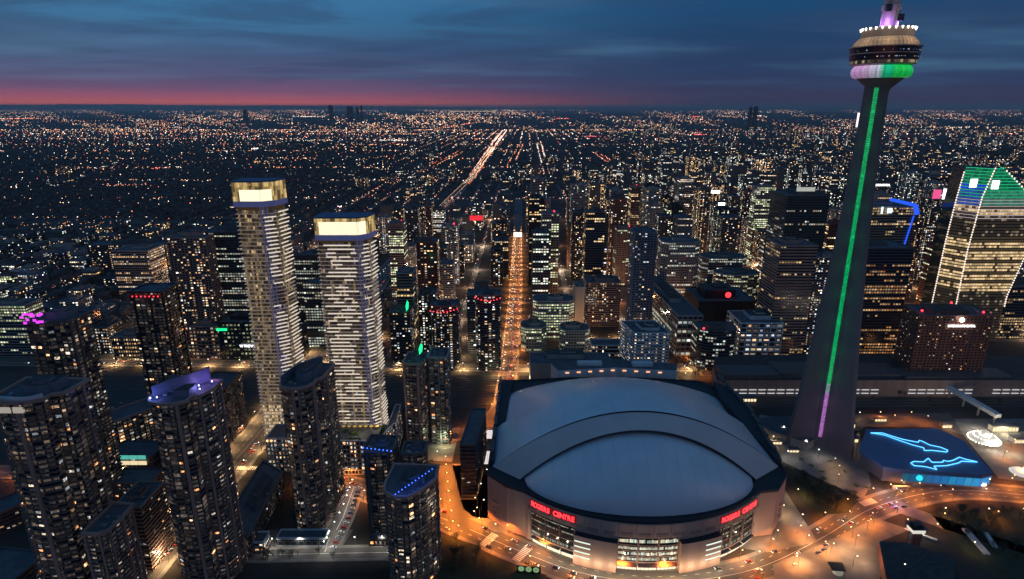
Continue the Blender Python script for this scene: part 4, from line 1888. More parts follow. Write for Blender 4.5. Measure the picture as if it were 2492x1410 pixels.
    for k in range(nb):
        f0, f1 = x0 + (x1 - x0) * k / nb, x0 + (x1 - x0) * (k + .86) / nb
        p0, p1 = onpath(f0), onpath(f1)
        dd = (p1 - p0)
        L = dd.length
        dd.normalize()
        m = (p0 + p1) / 2 + Vector((dd.y, -dd.x)) * .35
        b.obb((m.x, m.y), (dd.x, dd.y), L / 2, .15, zc + 5.8, zc + 5.8 + (z1 - zc - 6) * (.60 if not ragged else .78))
    rel(T, b.build('crown_screen', [m_crownlit], T, kind='stuff'))
    b = MB()
    b.prism(offset(base, .5), z1 - .5, z1 + .7, 0, 0, True)
    rel(T, b.build('roof', [mat('roof_blue', (.07, .10, .19), .6, var=.1)], T))
    return T


pA = [(-228.5, 500), (-206, 500), (-197, 507), (-193, 524), (-228.5, 524)]
gold_tower('tallest floodlit condo tower with gold crown and white floor edges', pA, 253, 231.5, 28, 21, False)
pB = [(-164, 500), (-128, 500), (-121, 507), (-118.5, 523), (-164, 523)]
gold_tower('shorter floodlit condo tower with ragged bright balconies and a roof garden at its foot', pB, 223.5, 203.5, 38, 22, True)

# podiums ------------------------------------------------------------
building('lit gridded glass podium at the foot of the tallest gold crowned tower', [(-216, 474), (-196, 474), (-184, 496), (-184, 499.2), (-216, 499.2)], 33, name='podium_block', near=True, wall='white', fh=4.1, bay=3.2, band=.16, lit=.95, pier=.4, maxwin=120, hf=.76, roof='none')
pod = building('podium with lit glass grid carrying a roof garden with yellow parasols', [(-160, 470), (-117, 470), (-108, 500), (-106, 499), (-108, 538), (-113.5, 538), (-113.5, 499.2), (-160, 499.2)], 33, name='podium_block', near=True, wall='white', fh=4.1, bay=3.0, band=.16, lit=.95, pier=.4, maxwin=160, hf=.76, roof='none')
m_leaf = mat('garden_leaf', (.06, .11, .02), .9, var=.4, scale=.8)
m_bark = mat('bark', (.05, .04, .03), .9, var=.2)
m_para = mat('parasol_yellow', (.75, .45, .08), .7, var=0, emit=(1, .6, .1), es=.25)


def clump(mb, c, r, n, rg, m=0, leaf=.55, flat=.8):
    for _ in range(n):
        u = rg.gauss(0, 1), rg.gauss(0, 1), rg.gauss(0, 1)
        l = math.sqrt(sum(q * q for q in u)) + 1e-6
        rr_ = r * rg.random() ** .4
        p = Vector((c[0] + u[0] / l * rr_, c[1] + u[1] / l * rr_, c[2] + u[2] / l * rr_ * flat))
        a = Vector((rg.gauss(0, 1), rg.gauss(0, 1), rg.gauss(0, 1))).normalized() * leaf
        q = a.orthogonal().normalized() * leaf * rg.uniform(.5, 1)
        mb.face([tuple(p - a), tuple(p + q), tuple(p + a)], m)


rg0 = random.Random(12)
par = MB()
par.lathe([(1.9, 2.3), (.1, 3.1)], 8)
par.tube((0, 0, 0), (0, 0, 2.9), .07, n=4)
parm = par.mesh('garden_parasol', [m_para])
for k in range(7):
    o = put('garden_parasol', parm, None, (-152 + k * 5.0, 492.5, 33.1))
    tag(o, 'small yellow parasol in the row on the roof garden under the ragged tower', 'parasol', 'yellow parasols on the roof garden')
for k, (x, y, w, d) in enumerate(((-140, 482, 9, 5), (-116.2, 486, 2.2, 22), (-138, 472.6, 12, 2), (-148, 486, 4, 3))):
    b = MB()
    for q in range(60 if k != 1 else 140):
        clump(b, (x + rg0.uniform(-w, w) / 2, y + rg0.uniform(-d, d) / 2, 34.4), 1.0, 4, rg0, leaf=.6)
    o = b.build('garden_shrubs', [m_leaf])
    tag(o, ['round bed of green shrubs in the middle of the roof garden', 'long green hedge on the side edge of the roof garden', 'low green shrub strip on the front edge of the roof garden', 'small green shrub patch beside the parasols on the roof garden'][k], 'shrubs')
    o['kind'] = 'thing'
point('garden_light', (-135, 480, 42), (1, .85, .6), 2500, .5)
point('garden_light', (-120, 492, 40), (1, .8, .5), 1500, .5)

# ------------------------------------------------------------------ near condo towers, lower left
def zrow(px, py, Y):
    return W(px, py, Y)[1]


def xs(Y, *pp):
    """world x of picture columns at the row given, on the plane Y"""
    return [W(px, py, Y)[0] for px, py in pp]


D1 = condo('dark condo tower with curved front and crescent roof wall, before the ragged bright tower',
           [(-168, 403), (-166, 397), (-160, 393.5), (-152, 393.5), (-146, 397), (-143, 404), (-143, 410), (-139, 412), (-137.5, 438), (-166, 440), (-169, 425)], 119.5, lit=.24, seed=11, pent=7)
crescent(D1, [(-165.5, 402), (-163, 414), (-156, 426), (-146, 434)], 119.4, 9)
(x0, z0) = W(352, 985, 332)
D2 = condo('dark condo tower with violet and blue lit roof terrace',
           [(-224, 341), (-220, 334), (-212, 331), (-203, 331), (-197, 335), (-197, 341), (-192, 343), (-189, 352), (-189, 366), (-222, 368)], z0, lit=.26, seed=12, pent=0)
D3 = condo('dark condo tower with stepped roof filling the lower left corner of the view',
           [(-288, 306), (-280, 300), (-266, 299), (-257, 303), (-257, 309), (-251, 311), (-249, 330), (-288, 332)], 157, lit=.3, seed=13, pent=6)
crescent(D3, [(-285, 304), (-276, 302), (-265, 301), (-258, 305)], 156.9, 3.4, mt=m_white)
D3b = condo('lower stepped wing of the corner condo, its flat roof below the tower beside it',
            [(-250, 298), (-240, 297), (-235, 301), (-234, 312), (-235, 326), (-250, 328)], 74, lit=.3, seed=14, pent=0, maxwin=160)
D4 = condo('dark condo tower topped by magenta lit panels at the left edge',
           [(-362, 425), (-345, 424), (-338, 428), (-330, 428), (-328, 452), (-360, 454)], 158, wall='dark', lit=.3, seed=15, pent=6, maxwin=240)
D5 = condo('slim black tower with a row of red lights under its roof edge',
           [(-370, 560), (-336, 560), (-334, 590), (-368, 590)], 141, wall='black', lit=.24, seed=16, pent=0, maxwin=240)
D6 = condo('small condo tower with blue dotted curved parapet, the one further back of the pair',
           [(-108, 392), (-106, 386), (-98, 384), (-88, 386), (-85, 391), (-85, 408), (-107, 410)], 74, wall='dark', lit=.22, seed=17, pent=3.5, maxwin=150)
D6b = condo('lower step of the farther blue dotted tower with a lit roof room',
            [(-82, 394), (-72, 393), (-64, 396), (-63, 412), (-82, 412)], 67, wall='dark', lit=.2, seed=27, pent=3, maxwin=90)
D7 = condo('small condo tower with blue dotted curved parapet, the nearer of the pair',
           [(-84, 346), (-82, 337), (-75, 332), (-66, 331.5), (-58, 339), (-50, 352), (-50, 368), (-82, 370)], 74.5, lit=.26, seed=18, pent=3.5, maxwin=200)
D8 = condo('condo slab with a green lit roof fin, brown pier at its corner',
           [(-101, 516), (-92, 513), (-84, 513), (-80, 518), (-79, 542), (-100, 544)], 86, lit=.24, seed=19, pent=4, maxwin=170)
D9 = condo('glassy condo slab with full width balcony lines beside the green fin slab',
           [(-78, 520), (-62, 519), (-59, 522), (-59, 544), (-78, 545)], 90, wall='conc', lit=.34, seed=20, pent=3, maxwin=190)
D10 = condo('dark brick mid rise with sloping balcony lines beside the wide tan road',
            [(-300, 472), (-271, 470), (-269, 560), (-298, 562)], 57, wall='brick', lit=.10, seed=21, pent=0, maxwin=160)
D11 = condo('long low rise block with many small lit windows behind the violet lit tower',
            [(-400, 500), (-372, 492), (-320, 560), (-345, 572)], 34, lit=.5, seed=22, pent=0, maxwin=240)
building('low brick row at the far left edge beside the orange lit road', [(-415, 395), (-398, 380), (-372, 415), (-390, 430)], 16, wall='brick', near=True, name='low_block', lit=.25, bay=3.6, band=.3, maxwin=60, roof='none')
building('small dark hall in the bottom left corner', [(-352, 318), (-318, 312), (-314, 345), (-350, 350)], 22, wall='dark', near=True, name='low_block', lit=.2, bay=4, band=.3, maxwin=60, roof='none')
P_ = ccw([G(548, 1262, 17), G(604, 1312, 17), G(690, 1150, 17), G(640, 1120, 17)])
D12 = condo('low charcoal block with a stepped flat roof by the tan road', P_, 17, wall='dark', lit=.14, seed=23, pent=3.2, maxwin=80)
B('low block with a flat black roof along the road in the lower left', 436, 262, 366, 1178, 22, wall='dark', band=.3, bay=3.6, fh=3.2, lit=.35, maxwin=60, roof='none', near=True, name='low_block')
B('stepped grey block with a small raised roof in the lower left', 352, 272, 342, 1238, 30, wall='brown', band=.3, bay=3.6, fh=3.0, lit=.25, maxwin=120, near=True, name='low_block', pent=3)
B('community hall with a pool glowing teal behind its upper windows', 468, 258, 372, 1112, 26, wall='dark', band=.2, bay=5, fh=6, lit=.2, maxwin=20, roof='none', near=True, name='community_hall')
B('two storey pale villa block with three dark openings near the bottom lamps', 377, 672, 792, 1312, 10, wall='white', band=.2, bay=5, fh=4, lit=.0, roof='none', name='low_block', near=True, maxwin=12)
B('small pavilion with lit white edge on the curved drive', 372, 592, 642, 1322, 12, wall='white', band=.25, bay=4, fh=3.4, lit=.9, roof='none', name='low_block', near=True, maxwin=16)
B('dark shop block lit green white at its corner below the nearer blue dotted tower', 378, 898, 942, 1312, 10, wall='dark', band=.2, bay=3, fh=4, lit=.7, roof='none', name='low_block', near=True, maxwin=20)
B('long dark roofed annex between the lit car park and the glowing strip', 434, 1118, 1158, 1085, 62, skew=6, wall='dark', band=.3, bay=4, fh=3.4, lit=.05, roof='none', name='low_block', near=True, maxwin=30)
# crescent wall and coloured roof lights
z0 = zrow(352, 985, 332)
crescent(D2, [(-221.5, 342), (-214, 350), (-204, 358), (-197, 366)], z0 - .1, 10)
b = MB()
b.prism(ccw([(-208, 341), (-199, 342), (-199, 352), (-206, 351)]), z0 - .04, z0 + 4.5, 0, 1)
rel(D2, b.build('plant_room', [m_blue, m_roofd], D2))
b = MB()
b.prism(ccw([(-221, 344.5), (-216, 350), (-212, 362), (-221, 364)]), z0 - .04, z0 + 5, 0, 1)
rel(D2, b.build('roof_block', [m_blue, m_roofd], D2))
c = D2.location
for x, y, col, pw in ((-220.5, 337.5, (.08, .22, 1), 1600), (-217, 338.5, (.25, .2, 1), 1300), (-199.5, 355, (.42, .25, 1), 1900), (-194, 361, (.3, .15, 1), 1400), (-196.5, 350, (.4, .3, 1), 1300)):
    p = point('terrace_light', (x - c[0], y - c[1], z0 + 2.2), col, pw, .3, D2)
    b = MB()
    b.ball((x, y, z0 + 1.6), .5)
    rel(D2, b.build('terrace_lamp', [emis('terrace_lamp', (.35, .45, 1), 6)], D2))
b = MB()
for k in range(2):
    b.box(-279 + k * 7.5, -272.5 + k * 7.5, 299.0, 299.3, 151.5, 155)
o = rel(D3, b.build('lit_roof_screen', [emis('roof_screen', (1, .9, .78), .35)], D3))


def led_row(px0, px1, py, Y, n, mt, sag=0, r=.35, label='', cat='light', grp=None, glow=None, pw=60):
    for k in range(n):
        px = px0 + (px1 - px0) * k / max(1, n - 1)
        yy = py[0] + (py[1] - py[0]) * k / max(1, n - 1) + sag * math.sin(pi * k / max(1, n - 1))
        Yk = Y[0] + (Y[1] - Y[0]) * k / max(1, n - 1) if isinstance(Y, tuple) else Y
        x, z = W(px, yy, Yk)
        b = MB()
        b.ball((0, 0, 0), r, nu=6, nv=4)
        o = b.build('led_lamp', [mt], None, (x, Yk, z))
        tag(o, label, cat, grp or label)
        if glow and k % 2 == 0:
            point('led_glow', (x, Yk - .8, z + .2), glow, pw, .3)


led_row(884, 952, (1090, 1098), 383.6, 8, m_blueled, r=.42, label='blue LED lamp on the curved parapet of the farther small tower', cat='lamp', grp='blue parapet lamps', glow=(.05, .12, 1), pw=260)
led_row(962, 1052, (1203, 1142), (331.2, 351), 12, m_blueled, r=.36, label='blue LED lamp on the curved parapet of the nearer small tower', cat='lamp', grp='blue parapet lamps', glow=(.05, .12, 1), pw=220)
led_row(322, 384, (722, 722), 559, 7, m_red, r=.65, label='red lamp under the roof edge of the slim black tower', cat='lamp', grp='red roof lamps', glow=(1, .03, .03), pw=200)
rq = random.Random(4)
for i in range(16):
    x, z = W(50 + rq.random() * 58, 762 + rq.random() * 26, 424)
    b = MB()
    b.box(-1.2, 1.2, -.3, 0, -.9, .9)
    o = b.build('magenta_panel', [emis('panel_magenta', (.8, .06, .9), 1.3)], None, (x, 423.6, z))
    tag(o, 'small magenta lit panel high on the dark tower at the left edge', 'lamp', 'magenta panels')
# teal pool windows
x0_, z0_ = W(268, 1108, 466)
x1_, _ = W(352, 1108, 466)
for k in range(4):
    b = MB()
    w = (x1_ - x0_) / 4
    b.box(x0_ + k * w + .3, x0_ + (k + 1) * w - .3, 466.6, 467.2, z0_ - 4.6, z0_ - 1.0)
    o = b.build('pool_window', [emis('pool_teal', (.12, .62, .5), .75)])
    tag(o, ['teal lit pool hall pane at the left end of the row', 'teal lit pool hall pane, second from the left end', 'teal lit pool hall pane, second from the right end', 'teal lit pool hall pane at the right end of the row'][k], 'window')
    b = MB()
    b.box(x0_ + k * w + .4, x0_ + (k + 1) * w - .2, 466.4, 467, z0_ - 10, z0_ - 6.4)
    o = b.build('shop_window', [emis('shopfront', (1, .82, .5), .9)])
    tag(o, 'warm lit ground floor pane under the teal pool hall windows', 'window', 'warm panes under the pool hall')
# green fins
for px, py, Y, h, rz in ((1020, 850, 512, 5.5, .5), (988, 745, 697, 7, .5)):
    x, z = W(px, py, Y)
    b = MB()
    b.face([(0, 0, -h), (2.6, .0, -h * .4), (3.2, 0, h * .6), (1.6, 0, h), (-.4, 0, 0)])
    b.face([(0, .5, -h), (-.4, .5, 0), (1.6, .5, h), (3.2, .5, h * .6), (2.6, .5, -h * .4)])
    o = b.build('green_fin', [m_green], None, (x, Y, z))
    tag(o, 'green lit roof fin on the slab before the train tracks' if Y < 600 else 'green lit roof fin on the block beyond the train tracks', 'light')
    point('fin_glow', (x - 2, Y - 3, z), (.02, 1, .3), 900, .4)
# ------------------------------------------------------------------ left middle distance
MID = dict(name='office_block', cat='office block')
B('tall lattice fronted tower over a lit podium left of the tallest tower', 742, 405, 500, 580, 40, wall='brown', band=.3, pier=.6, bay=4, fh=3.3, lit=.3, style='resi', pal='warm', dpier=.8)
B('glass tower with a bright row of upper windows beside the lattice tower', 765, 492, 592, 566, 42, wall='dark', band=.2, bay=3.4, fh=3.3, lit=.5, style='office', pal='cool', bright=.6, glass=m_glassg)
B('rounded podium with warm arched shop lights below the lattice tower', 728, 448, 528, 796, 30, wall='brown', band=.24, pier=.5, bay=4.5, fh=4.5, lit=.75, pal='warm', bright=.55, **MID)
B('long shop block with green and white signs below the glass tower', 728, 528, 632, 786, 30, wall='black', band=.12, bay=5, fh=5, lit=.8, pal='lime', bright=.30, **MID)
B('small glass hall glowing gold behind a floodlit forecourt', 722, 268, 335, 822, 24, wall='brown', band=.15, bay=3, fh=5, lit=.95, pal='gold', bright=1.1, **MID)
B('bank of lit office floors at the far left edge', 735, -30, 60, 745, 30, wall='conc', band=.3, bay=3.6, fh=3.6, lit=.9, style='office', pal='lime', bright=.7, **MID)
B('wide flat roofed block behind the magenta lit tower', 735, 110, 200, 770, 34, wall='blue', band=.3, bay=3.6, fh=3.6, lit=.5, pal='lime', style='office', bright=.5, **MID)
B('grey block with roof plant between the flat roofed block and the lattice tower', 745, 215, 262, 800, 30, wall='dark', band=.3, bay=3.6, fh=3.6, lit=.5, pal='mix', **MID)
B('brightly lit stepped glass block with a white roof sign in the left distance', 1010, 270, 360, 612, 50, wall='conc', band=.25, bay=3.6, fh=4, lit=.9, pal='warm', style='office', bright=.8, **MID)
B('low lit block crossing behind the stepped glass block', 1150, 210, 400, 598, 40, wall='dark', band=.3, bay=4, fh=4, lit=.4, pal='warm', **MID)
B('green white glowing office wall between the two gold crowned towers', 760, 735, 790, 690, 60, skew=30, wall='dark', band=.2, bay=3.4, fh=3.6, lit=.95, style='office', pal='cool', bright=.6, glass=m_glassg, **MID)
B('second green white office wall stacked behind the first, between the gold crowned towers', 860, 712, 775, 622, 60, skew=30, wall='dark', band=.25, bay=3.4, fh=3.6, lit=.8, style='office', pal='cool', bright=.5, glass=m_glassg, **MID)
# ------------------------------------------------------------------ centre
B('condo tower with a red dotted curved roof rim, left of the pair by the avenue', 690, 1045, 1115, 748, 26, shape='round', wall='dark', band=.2, out=.5, bay=3.4, fh=3, lit=.42, pal='mix', roof='mech', pent=3)
B('condo tower with a red dotted curved roof rim, next to the orange avenue', 690, 1154, 1219, 722, 26, shape='round', wall='dark', band=.2, out=.5, bay=3.4, fh=3, lit=.36, pal='mix', pent=3)
led_row(1047, 1113, (757, 752), 688.5, 9, m_red, sag=6, r=.65, label='red lamp along the curved roof rim of the left condo of the pair', cat='lamp', grp='red rim lamps', glow=(1, .03, .03), pw=420)
led_row(1156, 1217, (724, 726), 688.5, 9, m_red, sag=8, r=.65, label='red lamp along the curved roof rim of the condo by the avenue', cat='lamp', grp='red rim lamps', glow=(1, .03, .03), pw=420)
B('dark block with a green lit roof fin left of the red rimmed towers', 700, 946, 998, 762, 24, wall='dark', band=.25, bay=3.4, fh=3.1, lit=.35)
B('beige glass fronted office with stepped face, tallest of three by the avenue', 800, 1297, 1399, 735, 34, shape='chamf', wall='beige', band=.5, out=.3, pier=.8, bay=3.5, fh=3.7, lit=.95, style='office', pal='lime', bright=.95, **MID)
B('beige office with a rounded black roof block, front left of the three by the avenue', 752, 1268, 1331, 800, 30, shape='chamf', wall='beige', band=.5, out=.3, pier=.8, bay=3.5, fh=3.7, lit=.95, style='office', pal='lime', bright=.8, **MID)
B('beige office with two white floodlights, front right of the three by the avenue', 748, 1364, 1437, 806, 30, shape='chamf', wall='beige', band=.5, out=.3, pier=.8, bay=3.5, fh=3.7, lit=.7, style='office', pal='lime', bright=.7, **MID)
B('windowless beige slab behind the rounded beige office', 835, 1400, 1424, 700, 30, wall='beige', band=0, lit=.0, fh=4, **MID)
B('plain brown block along the side street behind the windowless slab', 850, 1426, 1512, 690, 40, wall='brown', band=.4, bay=3.4, fh=3.3, lit=.3, pal='warm')
B('white banded office block with a black roof corner above the stadium roof', 655, 1543, 1632, 812, 42, wall='white', band=.58, out=.3, bay=4, fh=3.6, lit=.55, pal='mix', bright=.9, hf=.3, skew=-8, **MID)
B('long dark flat roofed hall directly behind the stadium roof', 640, 1290, 1490, 888, 34, wall='conc', band=0, lit=0, pent=5, roof='mech', name='flat_hall', cat='hall')
B('dark flat hall annex beside the white banded office', 655, 1492, 1540, 895, 30, wall='dark', band=0, lit=0, roof='none', name='flat_hall', cat='hall')
B('low pale station building between the tracks and the beige offices', 708, 1440, 1535, 842, 22, wall='white', band=.3, bay=4, fh=5, lit=.4, pal='warm', name='low_block', roof='none')
B('dark glass block with curved lit floor bands beside the broadcasting hall', 690, 1705, 1803, 808, 34, shape='round', wall='dark', band=.35, bay=3.4, fh=3.6, lit=.45, pal='cool', style='office', bright=.6, beacon=2, **MID)
B('red lit broadcasting hall, its gridded white wing facing the tracks', 722, 1803, 1908, 788, 50, wall='white', band=.22, out=.5, pier=1.3, bay=8, fh=6, lit=.7, pal='mix', bright=.5, wf=.8, **MID)
B('long side wing of the broadcasting hall climbing away along the lit street', 738, 1650, 1712, 770, 190, skew=-10, wall='conc', band=.3, pier=1.0, bay=7, fh=6, lit=.5, pal='cool', style='office', bright=.6, **MID)
B('black roofed core of the broadcasting hall with a red emblem wall', 800, 1700, 1840, 735, 70, wall='black', band=0, lit=0, roof='mech', pent=12, **MID)
B('rounded office with a black oval roof and lit upper floors, right of the white slab', 900, 1748, 1862, 672, 46, shape='ellipse', wall='conc', band=.3, bay=3.4, fh=3.6, lit=.9, style='office', pal='lime', bright=.7, **MID)
B('square office with dark bowed glass centre and concrete shoulders', 905, 1614, 1708, 592, 40, shape='chamf', wall='conc', band=.42, pier=1.0, bay=3.5, fh=3.7, lit=.5, style='office', pal='cool', bright=.7, **MID)
B('second square office lit under a dark bowed roof, behind the oval roofed one', 960, 1712, 1822, 630, 40, shape='chamf', wall='conc', band=.36, bay=3.4, fh=3.7, lit=.7, style='office', pal='cool', bright=.6, **MID)
B('slim blue grey tower with a blue top, left of the bowed office', 790, 1546, 1600, 568, 34, wall='blue', band=.45, pier=1.0, bay=4, fh=3.4, lit=.14, pal='mix', roof='mech', pent=5)
B('tall dark bank tower with a bright skylight on its roof', 860, 1918, 2022, 478, 60, wall='dark', band=.24, bay=3.2, fh=3.8, lit=.38, style='office', pal='mix', bright=.6, top_dark=14, glass=m_glassg, **MID)
B('lower banded office slab in front of the dark bank tower', 735, 1900, 1992, 600, 44, wall='brown', band=.45, bay=3.4, fh=3.8, lit=.3, style='office', pal='gold', bright=.6, **MID)
B('black topped office glowing orange in its lower floors, right of the concrete tower', 745, 2085, 2226, 606, 50, wall='dark', band=.22, bay=3.4, fh=3.9, lit=.7, style='office', pal='orange', bright=.6, top_dark=15, **MID)
B('office with a blue neon frame over one corner', 905, 2095, 2236, 505, 50, wall='conc', band=.25, bay=3.6, fh=3.9, lit=.5, style='office', pal='gold', bright=.7, glass=m_glassg, **MID)
HT = B('brown brick hotel with small square windows and a white lit name', 640, 2240, 2420, 770, 40, skew=6, wall='brick', band=.5, pier=1.6, bay=4.2, fh=3.3, lit=.16, pal='warm', wf=.4, hf=.35, beacon=3, name='hotel', cat='hotel', bright=.8)
B('dark office with a slanted lit roof line at the right edge', 800, 2436, 2560, 700, 50, wall='dark', band=.3, bay=3.5, fh=3.8, lit=.6, style='office', pal='gold', bright=.6, **MID)
# convention hall and train shed
b = MB()
CH = thing('convention_hall', 'very long dark flat roofed hall behind the concrete tower', 'hall', (330, 640, 0))
P = ccw([G(1800, 925, 22), G(1815, 862, 22), (640, 690), (640, 618), (300, 618), (232, 628)])
P = [(228, 622), (620, 622), (620, 692), (250, 696), (236, 660)]
occupy(P)
b.prism(P, 0, 20, 0, 1)
rel(CH, b.build('wall', [m_conc_brown, m_roofd], CH))
for k, (x0, x1, y0, y1, z) in enumerate(((236, 300, 625, 652, 25), (300, 372, 628, 660, 26), (372, 440, 630, 664, 23), (440, 560, 626, 650, 22.5))):
    b = MB()
    b.box(x0, x1 - .5, y0, y1, 19.97, z)
    rel(CH, b.build('roof_section', [m_conc_dark], CH))
for k in range(34):
    if k in (9, 10, 16, 17, 18, 26, 27):
        continue
    x = 244 + k * 10.5
    b = MB()
    for z in (4.0, 8.2):
        b.box(x, x + 8.2, 621.2, 621.8, z, z + .7)
    rel(CH, b.build('strip_light', [emis('strip_dim', (.9, .95, 1), .7)], CH))

# ------------------------------------------------------------------ faceted tower with green crown and bulb lined edges
Yh = 790
x0, zt_ = W(2372, 402, Yh)
b0, _ = W(2268, 760, Yh)
GT = thing('faceted_tower', 'faceted office tower with green lit crown and bulb lined edges at the right edge', 'skyscraper', (x0, Yh + 20, 0))
occupy([(b0 - 10, Yh - 5), (b0 + 160, Yh + 70), (b0, Yh)])


def lvl(z):
    """footprint at height z: widest at mid height, drawn in at the top"""
    def xw(px, py, Y):
        return W(px, py, Y)
    return None


zc_ = zt_
edge_px = {'L': [(2268, 745), (2300, 590), (2330, 480), (2345, 425)], 'C': [(2322, 750), (2352, 610), (2392, 470), (2418, 408)], 'R': [(2450, 700), (2478, 640), (2500, 540), (2470, 470)]}
Lp = [W(px, py, Yh + 22) for px, py in ((2270, 735), (2302, 590), (2330, 480), (2352, 405))]
Cp = [W(px, py, Yh) for px, py in ((2324, 752), (2354, 610), (2390, 480), (2425, 403))]
Rp = [W(px, py, Yh) for px, py in ((2450, 720), (2500, 610), (2530, 500), (2436, 402))]


def interp(pts, z):
    pts = sorted(pts, key=lambda p: p[1])
    if z <= pts[0][1]:
        return pts[0][0]
    for (xa, za), (xb, zb_) in zip(pts, pts[1:]):
        if z <= zb_:
            return xa + (xb - xa) * (z - za) / (zb_ - za)
    return pts[-1][0]


zlo = min(Lp[0][1], Cp[0][1])
topz = min(Lp[-1][1], Cp[-1][1], Rp[-1][1])
nfl = int((topz) / 4.0)
rg = random.Random(31)


def hexfoot(z):
    xl, xc, xr = interp(Lp, z), interp(Cp, z), interp(Rp, z)
    return [(xl, Yh + 22), (xc, Yh), (xr, Yh + 1), (xr + 14, Yh + 26), (xr + 2, Yh + 55), (xl + 6, Yh + 55)]


b = MB()
prevr = None
for k in range(nfl + 1):
    fp = [(x, y, k * 4.0) for x, y in offset(hexfoot(k * 4.0), -.5)]
    i = len(b.v)
    b.v.extend(fp)
    if k:
        for j in range(6):
            q = (j + 1) % 6
            b.f.append((i - 6 + j, i - 6 + q, i + q, i + j))
            b.m.append(0)
            b.g.append((0, 0, 0))
b.f.append(tuple(range(len(b.v) - 6, len(b.v))))
b.m.append(1)
b.g.append((0, 0, 0))
rel(GT, b.build('wall', [m_glassg, m_roofd], GT))
P, K = [], []
for k in range(nfl):
    z = k * 4.0
    f0 = hexfoot(z + 1)
    fr = z / topz
    for j in range(3):
        a, q = Vector(f0[j]), Vector(f0[j + 1])
        L = (q - a).length
        nb = max(1, int(L / 3.4))
        d = (q - a) / L
        nm = Vector((d.y, -d.x))
        for m_ in range(nb):
            v = rg.random()
            if fr > .86:
                c_ = (.003, .16 * (.4 + v), .06) if j != 0 or fr > .9 else (.01, .06, .5)
                if fr < .90 and j == 0:
                    c_ = (.01, .05, .45 * (.6 + v))
            elif .78 < fr <= .86:
                c_ = tuple(x * (.5 + v * .5) for x in ((.05, .25, .16) if j else (.03, .1, .45)))
            elif .74 < fr <= .78 or .30 < fr < .62:
                on = math.sin(k * 1.7 + j) > -.55
                s = (.35 + .75 * v) if on and rg.random() < .93 else .06
                c_ = (s, s * .70, s * .36)
            else:
                s = .35 * v if rg.random() < .25 else .03
                c_ = (s, s * .75, s * .5)
            p0, p1 = a + d * (L * (m_ + .04) / nb), a + d * (L * (m_ + .96) / nb)
            zz0, zz1 = z + .9, z + 3.5
            dz0 = Vector(hexfoot(zz1)[j]) - Vector(hexfoot(zz0)[j])
            P.append([(p0.x, p0.y, zz0), (p1.x, p1.y, zz0), (p1.x, p1.y, zz1), (p0.x, p0.y, zz1)])
            K.append(c_)
rel(GT, quads('window', P, K, GLOW, GT))
m_gline = emis('line_green', (.03, .9, .4), 1.1)
m_wline = emis('line_white', (.9, .75, .8), .9)
for k in range(int(nfl * .74), nfl + 1):
    z = k * 4.0
    f0 = offset(hexfoot(z), .35)
    b = MB()
    for j in range(3):
        b.tube((*f0[j], z), (*f0[j + 1], z), .28, n=4)
    rel(GT, b.build('light_line', [m_gline if k > nfl * .84 else m_wline], GT))
bl = MB()
bl.box(-.55, .55, -.4, .4, -1.0, 1.0)
blm = bl.mesh('edge_light', [emis('edge_bulb', (1, .80, .66), 1.6)])
for j, zs_, ze_ in ((0, zlo, topz * .97), (1, zlo - 6, topz), (2, zlo + 4, topz - 2)):
    z = zs_
    while z < ze_:
        f0 = offset(hexfoot(z), .9)
        put('edge_light', blm, GT, (f0[j][0] - GT.location[0], f0[j][1] - GT.location[1], z))
        z += 3.3
for px, py, Y in ((2368, 446, Yh + 10), (2421, 450, Yh - 1)):
    x, z = W(px, py, Y)
    b = MB()
    b.box(x - 4.5, x + 4.5, Y - 1.4, Y - .6, z - 5.5, z + 5.5)
    rel(GT, b.build('logo_screen', [emis('logo_white', (.85, 1, .98), 2.5)], GT))
# blue neon frame
b = MB()
pts = [(*W(2168, 486, 903)[:1], 903, W(2168, 486, 903)[1]), (W(2228, 500, 903)[0], 903, W(2228, 500, 903)[1]), (W(2232, 522, 903)[0], 903, W(2232, 522, 903)[1])]
for p, q in zip(pts, pts[1:]):
    b.tube(p, q, 3.4, n=4)
x, z = W(2228, 522, 903)
b.tube((x - 2, 903, z - 2), (x - 8, 903, z - 46), 1.1, n=4)
o = b.build('neon_light', [emis('neon_deep_blue', (.02, .10, .85), 1.2)])
tag(o, 'blue neon frame over the roof corner of the office right of the concrete tower', 'neon sign')
